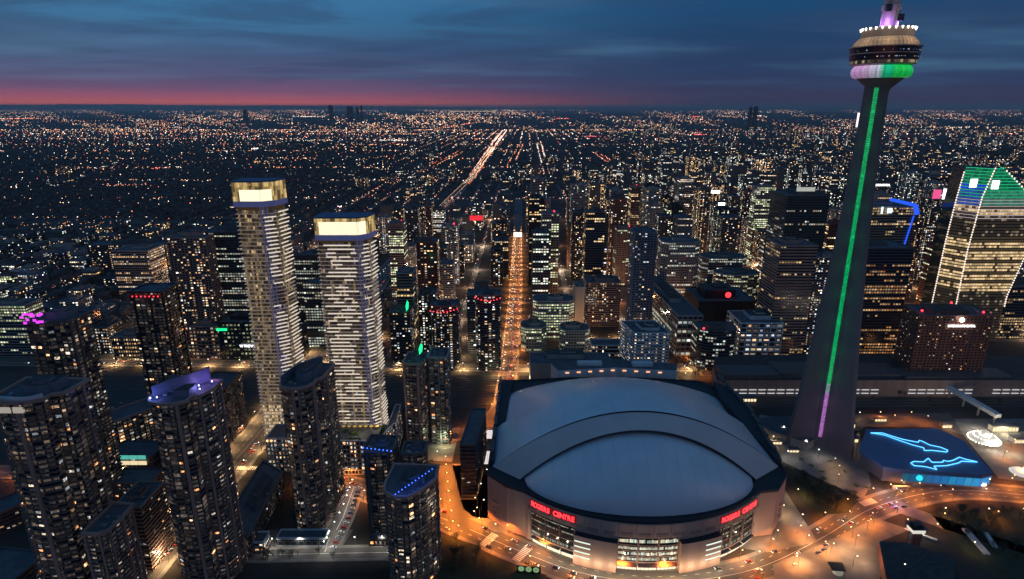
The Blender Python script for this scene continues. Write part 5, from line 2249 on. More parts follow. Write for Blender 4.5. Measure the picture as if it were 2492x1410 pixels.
# red emblem, lit cube, signs
x, z = W(1771, 717, 799)
b = MB()
for k in range(12):
    th = 2 * pi * k / 12
    b.box(x + 3.0 * math.cos(th) - .8, x + 3.0 * math.cos(th) + .8, 796.5, 797.2, z + 3.0 * math.sin(th) - .8, z + 3.0 * math.sin(th) + .8)
b.box(x - 1.3, x + 1.3, 796.5, 797.2, z - 1.3, z + 1.3)
o = b.build('red_emblem', [m_name])
tag(o, 'round red lit emblem on the black wall of the broadcasting hall', 'sign')
for px0, px1, py0, py1, Y, mt, lab in ((1518, 1551, 479, 491, 1500, emis('cube_cream', (1, .92, .65), 1.3), 'bright cream square sign in the city centre'),
                                       (1143, 1175, 525, 537, 1205, emis('board_red', (1, .03, .05), .9), 'red lit sign board on a dark roof left of the orange avenue'),
                                       (2268, 2292, 462, 484, 1100, emis('board_pink', (.9, .1, .3), 1.0), 'pink glowing roof board left of the green crowned tower'),
                                       (2292, 2318, 460, 485, 1099, emis('board_white', (1, 1, 1), 3), 'white glowing roof board beside the pink one'),
                                       (1702, 1752, 464, 470, 1300, m_whitel, 'long white sign band on a tower in the right centre'),
                                       (1748, 1764, 494, 500, 1250, m_whitel, 'short white sign band below the long one'),
                                       (1250, 1270, 566, 577, 1450, emis('board_cream', (1, .8, .7), 2), 'white lit screens over the far end of the orange avenue'),
                                       (1938, 1984, 456, 466, 861, emis('skylight', (.75, .8, .7), .55), 'dim white skylight on top of the dark bank tower'),
                                       (527, 552, 800, 805, 726.5, m_green, 'green lit sign band on the shop block by the tracks'),
                                       (2143, 2150, 504, 520, 902, emis('board_ice', (.7, 1, 1), 1.6), 'narrow ice white board under the blue neon frame'),
                                       (2158, 2172, 507, 519, 902, emis('board_ice', (.7, 1, 1), 1.6), 'wider ice white board under the blue neon frame'),
                                       (2204, 2240, 764, 768, 700, m_coolstrip, 'pale lit roof edge left of the brown hotel'),
                                       (2082, 2098, 275, 310, 3300, emis('board_tall', (1, .95, .95), 1.5), 'tall white lit wall far behind the concrete tower')):
    (xa, za), (xb, zb_) = W(px0, py1, Y), W(px1, py0, Y)
    b = MB()
    b.box(xa, xb, Y - .6, Y, za, zb_)
    if 1000 < Y < 3000 and 'avenue' not in lab.split('over')[-1]:
        b.box(xa + .4, xb - .4, Y + .02, Y + 1.2, za - 1.5, za + .1, 1)
        wd = max(xb - xa, 22)
        cx_ = (xa + xb) / 2
        if free(cx_ - wd / 2, cx_ + wd / 2, Y, Y + 26):
            building('tower carrying the ' + lab.split(' on ')[0].split(' in ')[0].split(' left ')[0].split(' beside ')[0] + ' on its roof line', [(cx_ - wd / 2, Y + .3), (cx_ + wd / 2, Y + .3), (cx_ + wd / 2, Y + 26), (cx_ - wd / 2, Y + 26)], za - 1.4,
                     wall=rq.choice(['conc', 'dark', 'brown']), lit=.4, band=.3, pier=.8, bay=3.6, roof='none', name='office_block', cat='office block', bright=1.3)
    o = b.build('sign_board', [mt, m_conc_dark])
    tag(o, lab, 'sign')
sign('white SHERATON lettering high on a hotel right of the concrete tower', 'SHERATON', 2147, 453, 1150, 26, (1, 1, 1), 2.5)
sign('white hotel name lettering on the brown brick hotel', 'INTERCONTINENTAL', 2340, 796, 638, 30, (1, 1, 1), 3.5)
sign('white THE WELL lettering on the shop block by the tracks', 'W THE WELL', 607, 845, 725.5, 24, (1, .97, 1), 3)
b = MB()
x, z = W(2341, 779, 638)
b.tube((x, 638, z), (x, 637.4, z), 2.6, n=20)
tag(b.build('round_sign', [m_whitel]), 'round white lamp disc above the hotel name', 'sign')
# green 150 sign by the boulevard
p0 = G(1262, 1395)
SG = thing('event_sign', 'roadside sign with three round green discs reading 1 5 0 on the forecourt lawn', 'sign', (p0[0] + 7, p0[1], 0), rz=-.12)
b = MB()
b.box(-8.5, 8.5, -.4, .4, .3, 5.6)
b.build('board', [m_black], SG)
for k, ch in enumerate('150'):
    b = MB()
    b.tube((-5.2 + k * 5.2, -.4, 3.5), (-5.2 + k * 5.2, -.6, 3.5), 2.1, n=20)
    b.build('disc', [emis('disc_green', (.45, .75, .35), .5)], SG)
    cu = bpy.data.curves.new('digit', 'FONT')
    cu.body = ch
    cu.align_x = 'CENTER'
    cu.extrude = .02
    cu.size = 3
    cu.materials.append(m_black)
    o = text_mesh('digit', cu)
    o.parent = SG
    o.location = (-5.2 + k * 5.2, -.72, 2.5)
    o.rotation_euler = (pi / 2, 0, 0)
# glass bridge strips left of the stadium
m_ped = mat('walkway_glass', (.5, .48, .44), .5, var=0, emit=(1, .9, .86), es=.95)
for (x0_, y0_), (x1_, y1_), m_, lab in (((1172, 1047), (1206, 1068), m_ped, 'glowing white gridded roof strip beside the stadium, farther of two'), ((1163, 1098), (1196, 1130), m_ped, 'glowing cream gridded roof strip beside the stadium, nearer of two')):
    a = [G(x0_, y1_, 5), G(x1_, y1_, 5), G(x1_ + 3, y0_, 5), G(x0_ + 3, y0_, 5)]
    T = thing('glass_canopy', lab, 'canopy', (*ctr(a), 0))
    b = MB()
    for i in range(6):
        for j in range(6):
            def pt(u, v):
                p = Vector(a[0]).lerp(Vector(a[1]), u)
                q = Vector(a[3]).lerp(Vector(a[2]), u)
                r_ = p.lerp(q, v)
                return (r_.x, r_.y, 5)
            b.face([pt((i + .06) / 6, (j + .06) / 6), pt((i + .94) / 6, (j + .06) / 6), pt((i + .94) / 6, (j + .94) / 6), pt((i + .06) / 6, (j + .94) / 6)])
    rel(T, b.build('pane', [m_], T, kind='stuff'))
    b = MB()
    b.prism(ccw(a), 4.4, 4.9, 0, 0, True)
    for q in a:
        b.box(q[0] - .2, q[0] + .2, q[1] - .2, q[1] + .2, 0, 4.5)
    rel(T, b.build('frame', [m_metal], T))
b = MB()
P = ccw([G(1160, 1142, 1), G(1196, 1142, 1), G(1212, 1035, 1), G(1176, 1035, 1)])
b.face([(*q, 1.0) for q in P])
struct('walkway_deck', b, [m_pave])
# brick control tower with a lit roof room and roundhouse roofs, bottom right
p = G(2222, 1325)
BT = thing('brick_lookout', 'small dark brick lookout with lit white gallery beside the park path', 'building', (p[0], p[1], 0))
occupy([(p[0] - 6, p[1] - 6), (p[0] + 8, p[1] + 8)])
b = MB()
b.box(-3, 3.4, -2.4, 3, 0, 12)
b.build('wall', [m_brick], BT)
b = MB()
b.box(-4.6, 4.4, -3.6, 4, 12, 15.4)
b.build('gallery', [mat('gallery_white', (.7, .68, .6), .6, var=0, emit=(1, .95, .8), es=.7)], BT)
b = MB()
b.prism([(-5.6, -4.4), (5.4, -4.4), (5.4, 5), (-5.6, 5)], 15.4, 15.9)
b.prism([(-3, -2), (3, -2), (3, 3), (-3, 3)], 15.9, 18)
b.build('roof', [m_black], BT)
b = MB()
for k in range(7):
    b.box(-5.6, -3.1, -2 - k * .05, -1.0, 1 + k * 1.5, 1.3 + k * 1.5)
b.build('stair', [m_beige], BT)
occupy([G(2120, 1410), G(2330, 1330), G(2300, 1480)])
P = ccw([G(2140, 1318, 9), G(2210, 1322, 9), G(2262, 1338, 9), G(2325, 1362, 9), G(2318, 1460, 9), G(2180, 1470, 9), G(2155, 1400, 9)])
RH = thing('roundhouse', 'black roofed roundhouse building in the lower right corner', 'building', (*ctr(P), 0))
b = MB()
b.prism(P, 0, 9, 0, 1)
rel(RH, b.build('wall', [m_brick, m_roofd], RH))
for k in range(5):
    a_, c_ = Vector(P[k % len(P)]), Vector(ctr(P))
    b = MB()
    q = a_.lerp(c_, .9)
    m_ = a_.lerp(c_, .08)
    b.tube((m_.x, m_.y, 9.2), (q.x, q.y, 9.8), .25, n=4)
    rel(RH, b.build('roof_ridge', [m_conc_dark], RH))
KP = thing('park_kiosk', 'small park kiosk with pale lit round wall near the bottom edge', 'kiosk', (*G(2038, 1395), 0))
b = MB()
b.lathe([(3.4, 0), (3.4, 4.6)], 16)
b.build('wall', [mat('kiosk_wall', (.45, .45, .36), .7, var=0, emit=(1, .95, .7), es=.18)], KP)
b = MB()
b.prism([(-6, -3), (3, -4), (5, 4), (-5, 5)], 4.6, 5.4)
b.build('roof', [m_black], KP)


# ------------------------------------------------------------------ the rest of the centre: individual blocks
rf = random.Random(77)
USED = {}


def where(px, py, Y):
    if px < 560:
        a = 'left of the gold crowned towers'
    elif px < 960:
        a = 'behind the two gold crowned towers'
    elif px < 1225:
        a = 'left of the long orange avenue'
    elif px < 1400:
        a = 'right of the long orange avenue'
    elif px < 1640:
        a = 'behind the white banded office'
    elif px < 1900:
        a = 'above the red emblem hall'
    elif px < 2090:
        a = 'behind the concrete tower shaft'
    elif px < 2290:
        a = 'right of the concrete tower'
    else:
        a = 'by the green crowned tower'
    return a


def describe(w, h, wall, lit, pal, beacon, px, py, Y):
    size = ('slender ' if w < 20 else 'broad ' if w > 34 else '') + ('low' if h < 26 else 'medium' if h < 70 else 'tall')
    wn = {'warm': 'warm', 'mix': 'mixed', 'cool': 'pale', 'lime': 'lime', 'gold': 'golden', 'orange': 'orange'}[pal]
    win = ('few ' if lit < .22 else 'scattered ' if lit < .4 else 'many ') + wn + ' windows'
    s = '%s %s block, %s%s, %s' % (size, ADJ[wall].replace(' concrete', ''), win, ', beacon' if beacon else '', where(px, py, Y))
    return s


ORD = ['', ', second nearest', ', third nearest', ', fourth nearest', ', fifth nearest', ', sixth nearest', ', seventh nearest', ', eighth nearest', ', ninth nearest', ', tenth nearest']


def roofrow(px, Y):
    """how high on the picture the roofs of a zone reach, low and high"""
    if px < 400:
        return (8, 22) if Y < 1600 else (6, 12)
    if px < 930:
        return (9, 30) if Y < 1600 else (7, 14)
    if px < 1240:
        return (60, 135) if Y < 1150 else (32, 90) if Y < 1600 else (10, 34)
    if px < 1560:
        return (85, 172) if Y < 1400 else (70, 150) if Y < 1900 else (12, 50)
    if px < 1900:
        return (75, 165) if Y < 1200 else (75, 165) if Y < 2400 else (30, 110)
    return (60, 170) if Y < 1500 else (60, 150) if Y < 2600 else (30, 110)


cand = []
Y = 742.0
while Y < 3300:
    st = 41 if Y < 1300 else 54 if Y < 2000 else 80
    xl_ = -1.05 * Y * 1245 / 1440
    X = xl_
    while X < .9 * Y:
        w = rf.uniform(20, 38) * (1 if Y < 1500 else 1.15)
        d = rf.uniform(24, 37)
        px, py = proj(X + w / 2, Y, 0)
        lo, hi = roofrow(px, Y)
        dens = 1.0 if px > 930 else .62
        if Y > 1700:
            dens = .9 if px > 1500 else .5 if px > 950 else .05
        if rf.random() < dens and -120 < px < 2640:
            h = lo + (hi - lo) * rf.random() ** (1.35)
            if px < 930 and Y < 1250 and rf.random() < .12:
                h *= 2
            cand.append((Y + rf.uniform(-4, 6), X, w, d, h, px))
        X += w + rf.uniform(5, 13)
    Y += st
cand.sort()
nb_ind = 0
leftover = []
for Y, X, w, d, h, px in cand:
    if not free(X, X + w, Y, Y + d):
        continue
    if Y > 1400:
        # hold clear views of the named towers' crowns: nothing to do, only record
        pass
    OCC.append((X - 3, X + w + 3, Y - 3, Y + d + 3))
    if nb_ind >= 275:
        leftover.append((Y, X, w, d, h, px))
        continue
    wall = rf.choice(['conc', 'conc', 'dark', 'dark', 'brown', 'blue', 'beige', 'brick', 'black', 'white'])
    if wall == 'white' and rf.random() < .6:
        wall = 'conc'
    office = rf.random() < .35
    pal = rf.choice(['cool', 'lime', 'mix', 'gold']) if office else rf.choice(['warm', 'mix', 'mix', 'cool'])
    lit = rf.choice([.2, .3, .38, .5]) if not office else rf.choice([.35, .5, .7])
    beacon = 1 if (h > 95 and rf.random() < .35) else 0
    lab = describe(w, h, wall, lit, pal, beacon, px, 0, Y)
    k = USED.get(lab, 0)
    USED[lab] = k + 1
    if k < len(ORD):
        lab2 = lab + ORD[k]
    else:
        lab2 = lab + ', %dth nearest' % (k + 1)
    x0, x1 = X, X + w
    shp = rf.random()
    if shp < .7 or h < 25:
        P = [(x0, Y), (x1, Y), (x1, Y + d), (x0, Y + d)]
    elif shp < .85:
        c_ = w * .2
        P = [(x0 + c_, Y), (x1 - c_, Y), (x1, Y + c_), (x1, Y + d), (x0, Y + d), (x0, Y + c_)]
    else:
        P = [(x0, Y), (x0 + w * .55, Y), (x0 + w * .55, Y + 5), (x1, Y + 5), (x1, Y + d), (x0, Y + d)]
    bandr = rf.choice([.22, .3, .4, .5])
    building(lab2, P, h, wall=wall, name='office_block' if office else 'apartment_block', cat='office block' if office else 'apartment block',
             fh=3.8 if office else 3.15, bay=rf.choice([3.2, 3.8, 4.6]), band=bandr, out=.35, pier=rf.choice([0, 0, .8, 1.2]) if Y < 1300 else 0, lit=lit, pal=pal,
             style='office' if office else 'resi', bright=rf.uniform(1.1, 1.9), beacon=beacon, occ=False, group='blocks of the city centre')
    nb_ind += 1

# everything beyond, joined
b = MB()
PP, KK = [], []
Y = 1500
sd = 5000
rows = [(l[0], l[1], l[2], l[3], l[4], l[5]) for l in leftover]
for _ in range(620):
    px = rf.uniform(980, 2600) if rf.random() < .88 else rf.uniform(0, 980)
    Y = 2400 * (rf.random() ** 1.2 * 2.6 + 1)
    X = (px - CXP) / FPX * Y * .97
    hmax = 110 if px > 1500 else 40
    if Y > 4500:
        hmax *= .8
    rows.append((Y, X, rf.uniform(20, 45), rf.uniform(20, 40), 10 + hmax * rf.random() ** 2.2, px))
for Y, X, w, d, h, px in rows:
    P = [(X, Y), (X + w, Y), (X + w, Y + d), (X, Y + d)]
    b.prism(P, 0, h, 0, 1)
    sd += 1
    lo = .3 if px > 1500 else .2
    q, kk = facade(P, 1, h - 1, 3.4 if Y < 3000 else 5, 4.5 if Y < 3000 else 7, rf.uniform(.12, .45), rf.choice(['warm', 'mix', 'mix', 'warm', 'gold', 'cool']), sd, style=rf.choice(['resi', 'resi', 'office']), bright=2.2, out=.25)
    if q is not None:
        PP.append(q)
        KK.append(kk)
fb = b.build('far_city_blocks', [m_conc_dark, m_roofd])
fb['kind'] = 'stuff'
tag(fb, 'dense far blocks of the city beyond the centre towers', 'far blocks')
fw = quads('far_block_windows', np.concatenate(PP), np.concatenate(KK), GLOW)
tag(fw, 'tiny lit windows of the far city blocks', 'far windows')

# tiny towers on the skyline
for k, (x0, x1, y) in enumerate(((798, 808, 257), (843, 850, 261), (851, 857, 260), (866, 871, 262), (876, 880, 258), (1826, 1832, 262), (1838, 1846, 261), (590, 600, 268))):
    Yk = 15000 if x0 < 1500 else 9000
    (xa, z), (xb, _) = W(x0, y, Yk), W(x1, y, Yk)
    b = MB()
    b.box(xa, xb, Yk, Yk + 60, 0, max(60, z))
    b.box((xa * 2 + xb) / 3, (xa + xb * 2) / 3, Yk + 8, Yk + 40, max(60, z) - .1, max(60, z) + 14)
    o = b.build('skyline_tower', [m_conc_dark])
    tag(o, 'tiny dark tower standing on the far horizon ' + ('under the red glow' if x0 < 1500 else 'toward the concrete tower'), 'tower', 'far skyline towers')


# ------------------------------------------------------------------ far suburb: houses, trees, street lights
def boxes(name, C3, S3, mt, label, cat):
    n = len(C3)
    base = np.array([(-1, -1, 0), (1, -1, 0), (1, 1, 0), (-1, 1, 0), (-1, -1, 1), (1, -1, 1), (1, 1, 1), (-1, 1, 1), (-1, 0, 1.45), (1, 0, 1.45)], dtype=np.float32)
    V = C3[:, None, :] + base[None] * S3[:, None, :]
    q = np.array([(0, 1, 5, 4), (2, 3, 7, 6), (1, 2, 6, 5), (3, 0, 4, 7), (4, 5, 9, 8), (6, 7, 8, 9)], dtype=np.int32)
    t = np.array([(5, 6, 9), (7, 4, 8)], dtype=np.int32)
    off = (np.arange(n) * 10)[:, None, None]
    Q = (q[None] + off).reshape(-1, 4)
    T = (t[None] + off).reshape(-1, 3)
    me = bpy.data.meshes.new(name)
    me.vertices.add(n * 10)
    me.vertices.foreach_set('co', V.astype(np.float32).ravel())
    nl = Q.size + T.size
    me.loops.add(nl)
    me.loops.foreach_set('vertex_index', np.concatenate([Q.ravel(), T.ravel()]).astype(np.int32))
    me.polygons.add(len(Q) + len(T))
    me.polygons.foreach_set('loop_start', np.concatenate([np.arange(len(Q)) * 4, len(Q) * 4 + np.arange(len(T)) * 3]).astype(np.int32))
    me.materials.append(mt)
    me.update()
    me.validate()
    o = put(name, me, kind='stuff')
    return tag(o, label, cat)


def sparks(name, C3, Rr, cols, label, cat, squash=.8):
    n = len(C3)
    base = np.array([(1, 0, 0), (0, 1, 0), (-1, 0, 0), (0, -1, 0), (0, 0, 1), (0, 0, -1)], dtype=np.float32)
    base[:, 2] *= squash
    V = C3[:, None, :] + base[None] * Rr[:, None, None]
    t = np.array([(0, 1, 4), (1, 2, 4), (2, 3, 4), (3, 0, 4), (1, 0, 5), (2, 1, 5), (3, 2, 5), (0, 3, 5)], dtype=np.int32)
    T = (t[None] + (np.arange(n) * 6)[:, None, None]).reshape(-1, 3)
    me = bpy.data.meshes.new(name)
    me.vertices.add(n * 6)
    me.vertices.foreach_set('co', V.astype(np.float32).ravel())
    me.loops.add(T.size)
    me.loops.foreach_set('vertex_index', T.ravel().astype(np.int32))
    me.polygons.add(len(T))
    me.polygons.foreach_set('loop_start', (np.arange(len(T)) * 3).astype(np.int32))
    me.materials.append(GLOW)
    at = me.attributes.new('glow', 'FLOAT_COLOR', 'CORNER')
    arr = np.ones((T.size, 4), dtype=np.float32)
    arr[:, :3] = np.repeat(cols.astype(np.float32), 24, axis=0)
    at.data.foreach_set('color', arr.ravel())
    me.update()
    me.validate()
    o = put(name, me, kind='stuff')
    return tag(o, label, cat)


ng = np.random.RandomState(11)
# houses
hs, hz = [], []
for _ in range(26000):
    Y = 780 * math.exp(ng.rand() * 2.1)
    X = ng.uniform(-1.05, 1.0) * Y * .9
    px = CXP + FPX * X / (Y * .958 + .286 * H)
    if px > 960 and Y < 2400:
        continue
    if px > 1400 and Y < 3300:
        continue
    # rows of houses either side of the lanes
    X = round(X / 44) * 44 + ng.uniform(-3, 3) + 10
    if not free(X - 5, X + 5, Y - 5, Y + 5):
        continue
    hs.append((X, Y, 0))
    hz.append((ng.uniform(3.5, 7), ng.uniform(5, 10), ng.uniform(5, 9)))
m_house = mat('house_mixed', (.07, .06, .055), .9, scale=.05, var=.5)
boxes('far_houses', np.array(hs), np.array(hz), m_house, 'sea of small dark gabled houses across the far suburb', 'houses')
# tree canopy of the suburb
b = MB()
for _ in range(5200):
    Y = 760 * math.exp(rf.random() * 2.0)
    X = rf.uniform(-1.0, .95) * Y * .9
    px = CXP + FPX * X / (Y * .958 + .286 * H)
    if (px > 960 and Y < 2300) or not free(X - 4, X + 4, Y - 4, Y + 4):
        continue
    r = rf.uniform(3, 6.5) * (1 + Y / 6000)
    i = len(b.v)
    for a in range(5):
        t = 2 * pi * a / 5 + rf.random()
        b.v.append((X + r * math.cos(t) * rf.uniform(.7, 1.2), Y + r * math.sin(t) * rf.uniform(.7, 1.2), r * rf.uniform(.3, .9)))
    b.v.append((X, Y, r * rf.uniform(1.5, 2.2)))
    for a in range(5):
        b.f.append((i + a, i + (a + 1) % 5, i + 5))
        b.m.append(0)
        b.g.append((0, 0, 0))
wd = b.build('far_woodland', [mat('woodland_dark', (.03, .035, .022), .95, scale=.1, var=.5)])
wd['kind'] = 'stuff'
tag(wd, 'dark tree canopy between the houses of the far suburb', 'trees')

# lights ------------------------------------------------------
cpos, crad, ccol = [], [], []
tones = np.array([(1.0, .72, .50), (1.0, .50, .30), (1.0, .34, .14), (1.0, .95, .9), (1.0, .70, .50), (.9, 1.0, .9), (1.0, .18, .14), (1, .45, .25), (1, .88, .78)])


def addl(x, y, z, s=1.0, col=None, big=1.0):
    r = max(.6, y * .0007) * big
    cpos.append((x, y, z))
    crad.append(r)
    c = tones[ng.choice(len(tones), p=[.14, .18, .17, .08, .13, .02, .08, .10, .10])] if col is None else np.array(col)
    ccol.append(c * s)


def pxof(x, y):
    return CXP + FPX * x / (y * .958 + .286 * H)


# residential lanes running away from the camera
for k in range(-130, 130):
    xl = k * 88 + 20
    y = 900
    on = ng.rand()
    while y < 9000:
        y += 46 * (1 + (y / 5200)) * ng.uniform(.85, 1.15)
        x = xl + y * .025
        px = pxof(x, y)
        if px < -30 or px > 2530:
            continue
        if px > 940 and y < 2200 - max(0, (1500 - px)) * .2 and not (940 < px < 1240 and y > 1500):
            continue
        if ng.rand() < .74 * (.55 if px > 1300 else 1) * (.45 + .55 * on):
            s = float(np.clip(ng.lognormal(.0, .75), .15, 5))
            if math.sin(y * .0013 + k * .9) * math.sin(k * .21 + y * .0006) > .55:
                s *= .25
            addl(x + ng.uniform(-5, 5), y, ng.uniform(5, 9), s * 1.5)
# busier cross streets
for yc in (1250, 1400, 1750, 2150, 2700, 3300, 3900, 4600, 5400, 6400, 7600, 9000):
    xmin = -1.0 * yc
    n = 380 if yc < 3000 else 460
    for _ in range(n):
        x = xmin + ng.rand() * 1.95 * yc
        px = pxof(x, yc)
        if px > 1000 and yc < 1900:
            continue
        if px > 1300 and ng.rand() < .4:
            continue
        if math.sin(x * .006 + yc) < -.2:
            continue
        addl(x, yc + ng.uniform(-9, 9), ng.uniform(3, 9), float(np.clip(ng.lognormal(.75, .7), .4, 7)), [(1, .42, .16), (1, .27, .12), (1, .62, .36), (1, .85, .7)][ng.randint(4)])
# diagonals of bright avenues running away
for (ax, ay), (bx_, by_), st, tone in (((890, 482), (1000, 428), 26, (1, .62, .3)), ((905, 470), (1062, 395), 50, (1, .6, .4)), ((1010, 425), (1120, 372), 40, (1, .42, .14)), ((1310, 345), (1334, 436), 26, (1, .85, .7)), ((1240, 408), (1268, 352), 30, (1, .45, .2)),
                                       ((700, 372), (930, 352), 80, (1, .45, .2)), ((1150, 430), (1215, 332), 16, (1, .6, .45)), ((1190, 372), (1228, 318), 22, (1, .8, .7)), ((890, 390), (960, 378), 40, (1, .5, .2)), ((20, 300), (320, 293), 200, (1, .35, .2)), ((1040, 318), (1150, 300), 160, (1, .45, .2)), ((1450, 372), (1490, 400), 40, (1, .35, .2)), ((1540, 375), (1600, 400), 40, (1, .5, .2))):
    p, q = Vector(G(ax, ay)), Vector(G(bx_, by_))
    L = (q - p).length
    n = int(L / st)
    for i in range(n):
        t = (i + ng.rand() * .5) / n
        for s_ in (-1, 1):
            if ng.rand() < .8:
                pt = p.lerp(q, t)
                addl(pt.x + s_ * 7 * (1 + pt.y / 3000) + ng.uniform(-3, 3), pt.y, ng.uniform(1, 8), ng.uniform(.8, 3.4), tone if ng.rand() < .7 else (1, .15, .1))
# horizon carpet
for _ in range(21000):
    y = 311 * 1550 / (6 + 54 * ng.rand() ** 1.5)
    px = ng.uniform(-20, 2520)
    x = (px - CXP) / FPX * (y * .958 + 89)
    cl = math.sin(px * .011 + 40000 / y) + math.sin(px * .037 - 90000 / y + 1.3) + .6 * math.sin(300000 / y + px * .004)
    dens = .34 if px < 1350 else .2 if px < 1900 else .24
    if ng.rand() > dens + .3 * cl:
        continue
    s = float(np.clip(ng.lognormal(.0, .6), .2, 4)) * (1.5 if 700 < px < 1250 and y > 11000 else 1.05)
    addl(x, y, 8, s, None if ng.rand() < .6 else [(1, .55, .25), (1, .42, .2), (1, .7, .4)][ng.randint(3)], 1.05)
# ball field floodlights and other bright clusters
for px, py, n, sp, tone, s in ((620, 366, 9, 22, (1, 1, .95), 5), (40, 462, 3, 20, (1, 1, 1), 7), (170, 502, 3, 16, (1, .75, .4), 4), (960, 345, 50, 120, (1, .95, .85), 2.4), (780, 345, 26, 90, (.95, .95, .7), 2), (1140, 272, 150, 900, (1, .85, .5), 1.6), (1040, 284, 60, 500, (1, .5, .2), 2), (755, 285, 46, 260, (1, .95, .9), 2.2), (600, 265, 60, 1100, (1, 1, .95), 2.2),
                               (60, 290, 60, 300, (1, .3, .15), 2.4), (130, 556, 24, 60, (1, .4, .2), 1.6), (200, 556, 20, 60, (1, .3, .15), 1.4), (1375, 290, 12, 90, (1, .1, .08), 3), (1695, 285, 14, 60, (1, .08, .05), 3), (1700, 330, 26, 60, (1, .1, .1), 2.4), (2350, 312, 70, 500, (1, .75, .5), 2.2), (1440, 335, 20, 70, (1, .1, .1), 2), (1900, 405, 22, 40, (1, .1, .1), 2.2), (2150, 410, 20, 30, (1, .1, .1), 2.2), (300, 458, 30, 50, (1, .4, .25), 2), (220, 415, 26, 90, (1, .5, .4), 1.6), (380, 415, 14, 30, (1, .2, .15), 2), (640, 400, 20, 60, (1, .5, .2), 2), (830, 512, 5, 5, (1, .95, 1), 6),
                               (1850, 283, 6, 50, (1, 1, .9), 5), (1840, 264, 6, 50, (1, .05, .05), 5)):
    cx, cy = G(px, py)
    for _ in range(n):
        addl(cx + ng.normal() * sp, cy + ng.normal() * sp * .5, 9 + ng.rand() * 6, s * ng.uniform(.5, 1.2), tone if ng.rand() < .8 else None, 1.15)
# low lit shops and lamps between the centre blocks
for yy in (800, 880, 965, 1050, 1180, 1400, 1750, 2150, 2700):
    for _ in range(150):
        x = ng.uniform(-.95, .9) * yy
        addl(x, yy + ng.uniform(-5, 5), ng.uniform(3, 8), float(np.clip(ng.lognormal(.2, .6), .3, 4)), None)
for xx in (-560, -470, -380, -160, -80, 90, 165, 345, 430, 520, 620, 720):
    for _ in range(70):
        y = ng.uniform(740, 2400)
        addl(xx + 14 * (y - 735) / 765 + ng.uniform(-4, 4), y, ng.uniform(3, 8), float(np.clip(ng.lognormal(.1, .6), .3, 4)), None)
sparks('far_street_lights', np.array(cpos), np.array(crad), np.array(ccol), 'thousands of tiny street and window lights reaching to the horizon', 'street lights')

# distant traffic on the two avenues
cpos, crad, ccol = [], [], []
for pts, w, ya, yb, st in ((BJW, 19, 1150, 1600, 9), (SPAD, 31, 1150, 5200, 13)):
    for s_ in (-1, 1):
        for x, y, a in along(pts, st):
            if ya < y < yb and ng.rand() < .75 and (w < 30 or math.sin(y * .0042 + 1) > -.55):
                off = s_ * ng.uniform(3, w * .45)
                r = max(.5, y * .00055) * ng.uniform(.7, 1.5)
                cpos.append((x + off, y, 1.2))
                crad.append(r)
                ccol.append(np.array([(1, .88, .7), (1, .72, .45)][ng.randint(2)] if s_ < 0 else [(1, .16, .07), (1, .5, .25)][ng.randint(2)]) * ng.uniform(.5, 3.2))
for pts, ya, yb in ((BJW, 1150, 1600), (SPAD, 1250, 5200)):
    for s_ in (-9, 9):
        for x, y, a in along(pts, 26, s_):
            if ya < y < yb:
                cpos.append((x, y, 8))
                crad.append(max(.5, y * .0006))
                ccol.append(np.array((1, .5, .2)) * ng.uniform(1, 2.4))
sparks('distant_traffic', np.array(cpos), np.array(crad), np.array(ccol), 'distant stream of headlights and red tail lights on the long avenues', 'traffic')

# ------------------------------------------------------------------ street lamps that light the place
lm = MB()
lm.tube((0, 0, 0), (0, 0, 8.6), .14, .08, 5)
lm.tube((0, 0, 8.5), (1.9, 0, 9.1), .07, .06, 4)
pole_me = lm.mesh('street_lamp', [m_pole])


def head_mesh(nm, mt, r=.42):
    h = MB()
    h.ball((1.9, 0, 9.0), r, nu=8, nv=5, sq=.7)
    return h.mesh('lamp_head', [mt])


TONES = {'amber': ((1, .36, .09), emis('lamp_a', (1, .66, .34), 7)), 'orange': ((1, .27, .035), emis('lamp_o', (1, .58, .25), 7)), 'tan': ((1, .60, .26), emis('lamp_t', (1, .8, .55), 7)), 'white': ((1, .93, .82), emis('lamp_w', (1, .97, .92), 8))}
HEAD = {k: head_mesh('lamp_head', v[1]) for k, v in TONES.items()}
LIGHTS = {}


def lamp(x, y, rz, tone, power, label, grp, lit=True):
    o = put('street_lamp', pole_me, None, (x, y, .1), rz=rz)
    tag(o, label, 'street lamp', grp)
    put('lamp_head', HEAD[tone], o)
    if lit:
        key = (tone, power)
        if key not in LIGHTS:
            l = bpy.data.lights.new('lamp_glow', 'SPOT')
            l.spot_size = math.radians(165)
            l.spot_blend = .6
            l.color = TONES[tone][0]
            l.energy = power
            l.shadow_soft_size = .5
            LIGHTS[key] = l
        q = bpy.data.objects.new('lamp_glow', LIGHTS[key])
        C.objects.link(q)
        q.parent = o
        q.location = (1.9, 0, 8.5)
    return o


def lamps_on(pts, step, offs, tone, power, label, grp, ymin=0, ymax=1e9, xmin=-1e9, every=1, start=0):
    for s_ in offs:
        for i, (x, y, a) in enumerate(along(pts, step, s_, start)):
            if ymin < y < ymax and x > xmin:
                lamp(x, y, a + (-pi / 2 if s_ > 0 else pi / 2), tone, power, label, grp, i % every == 0)


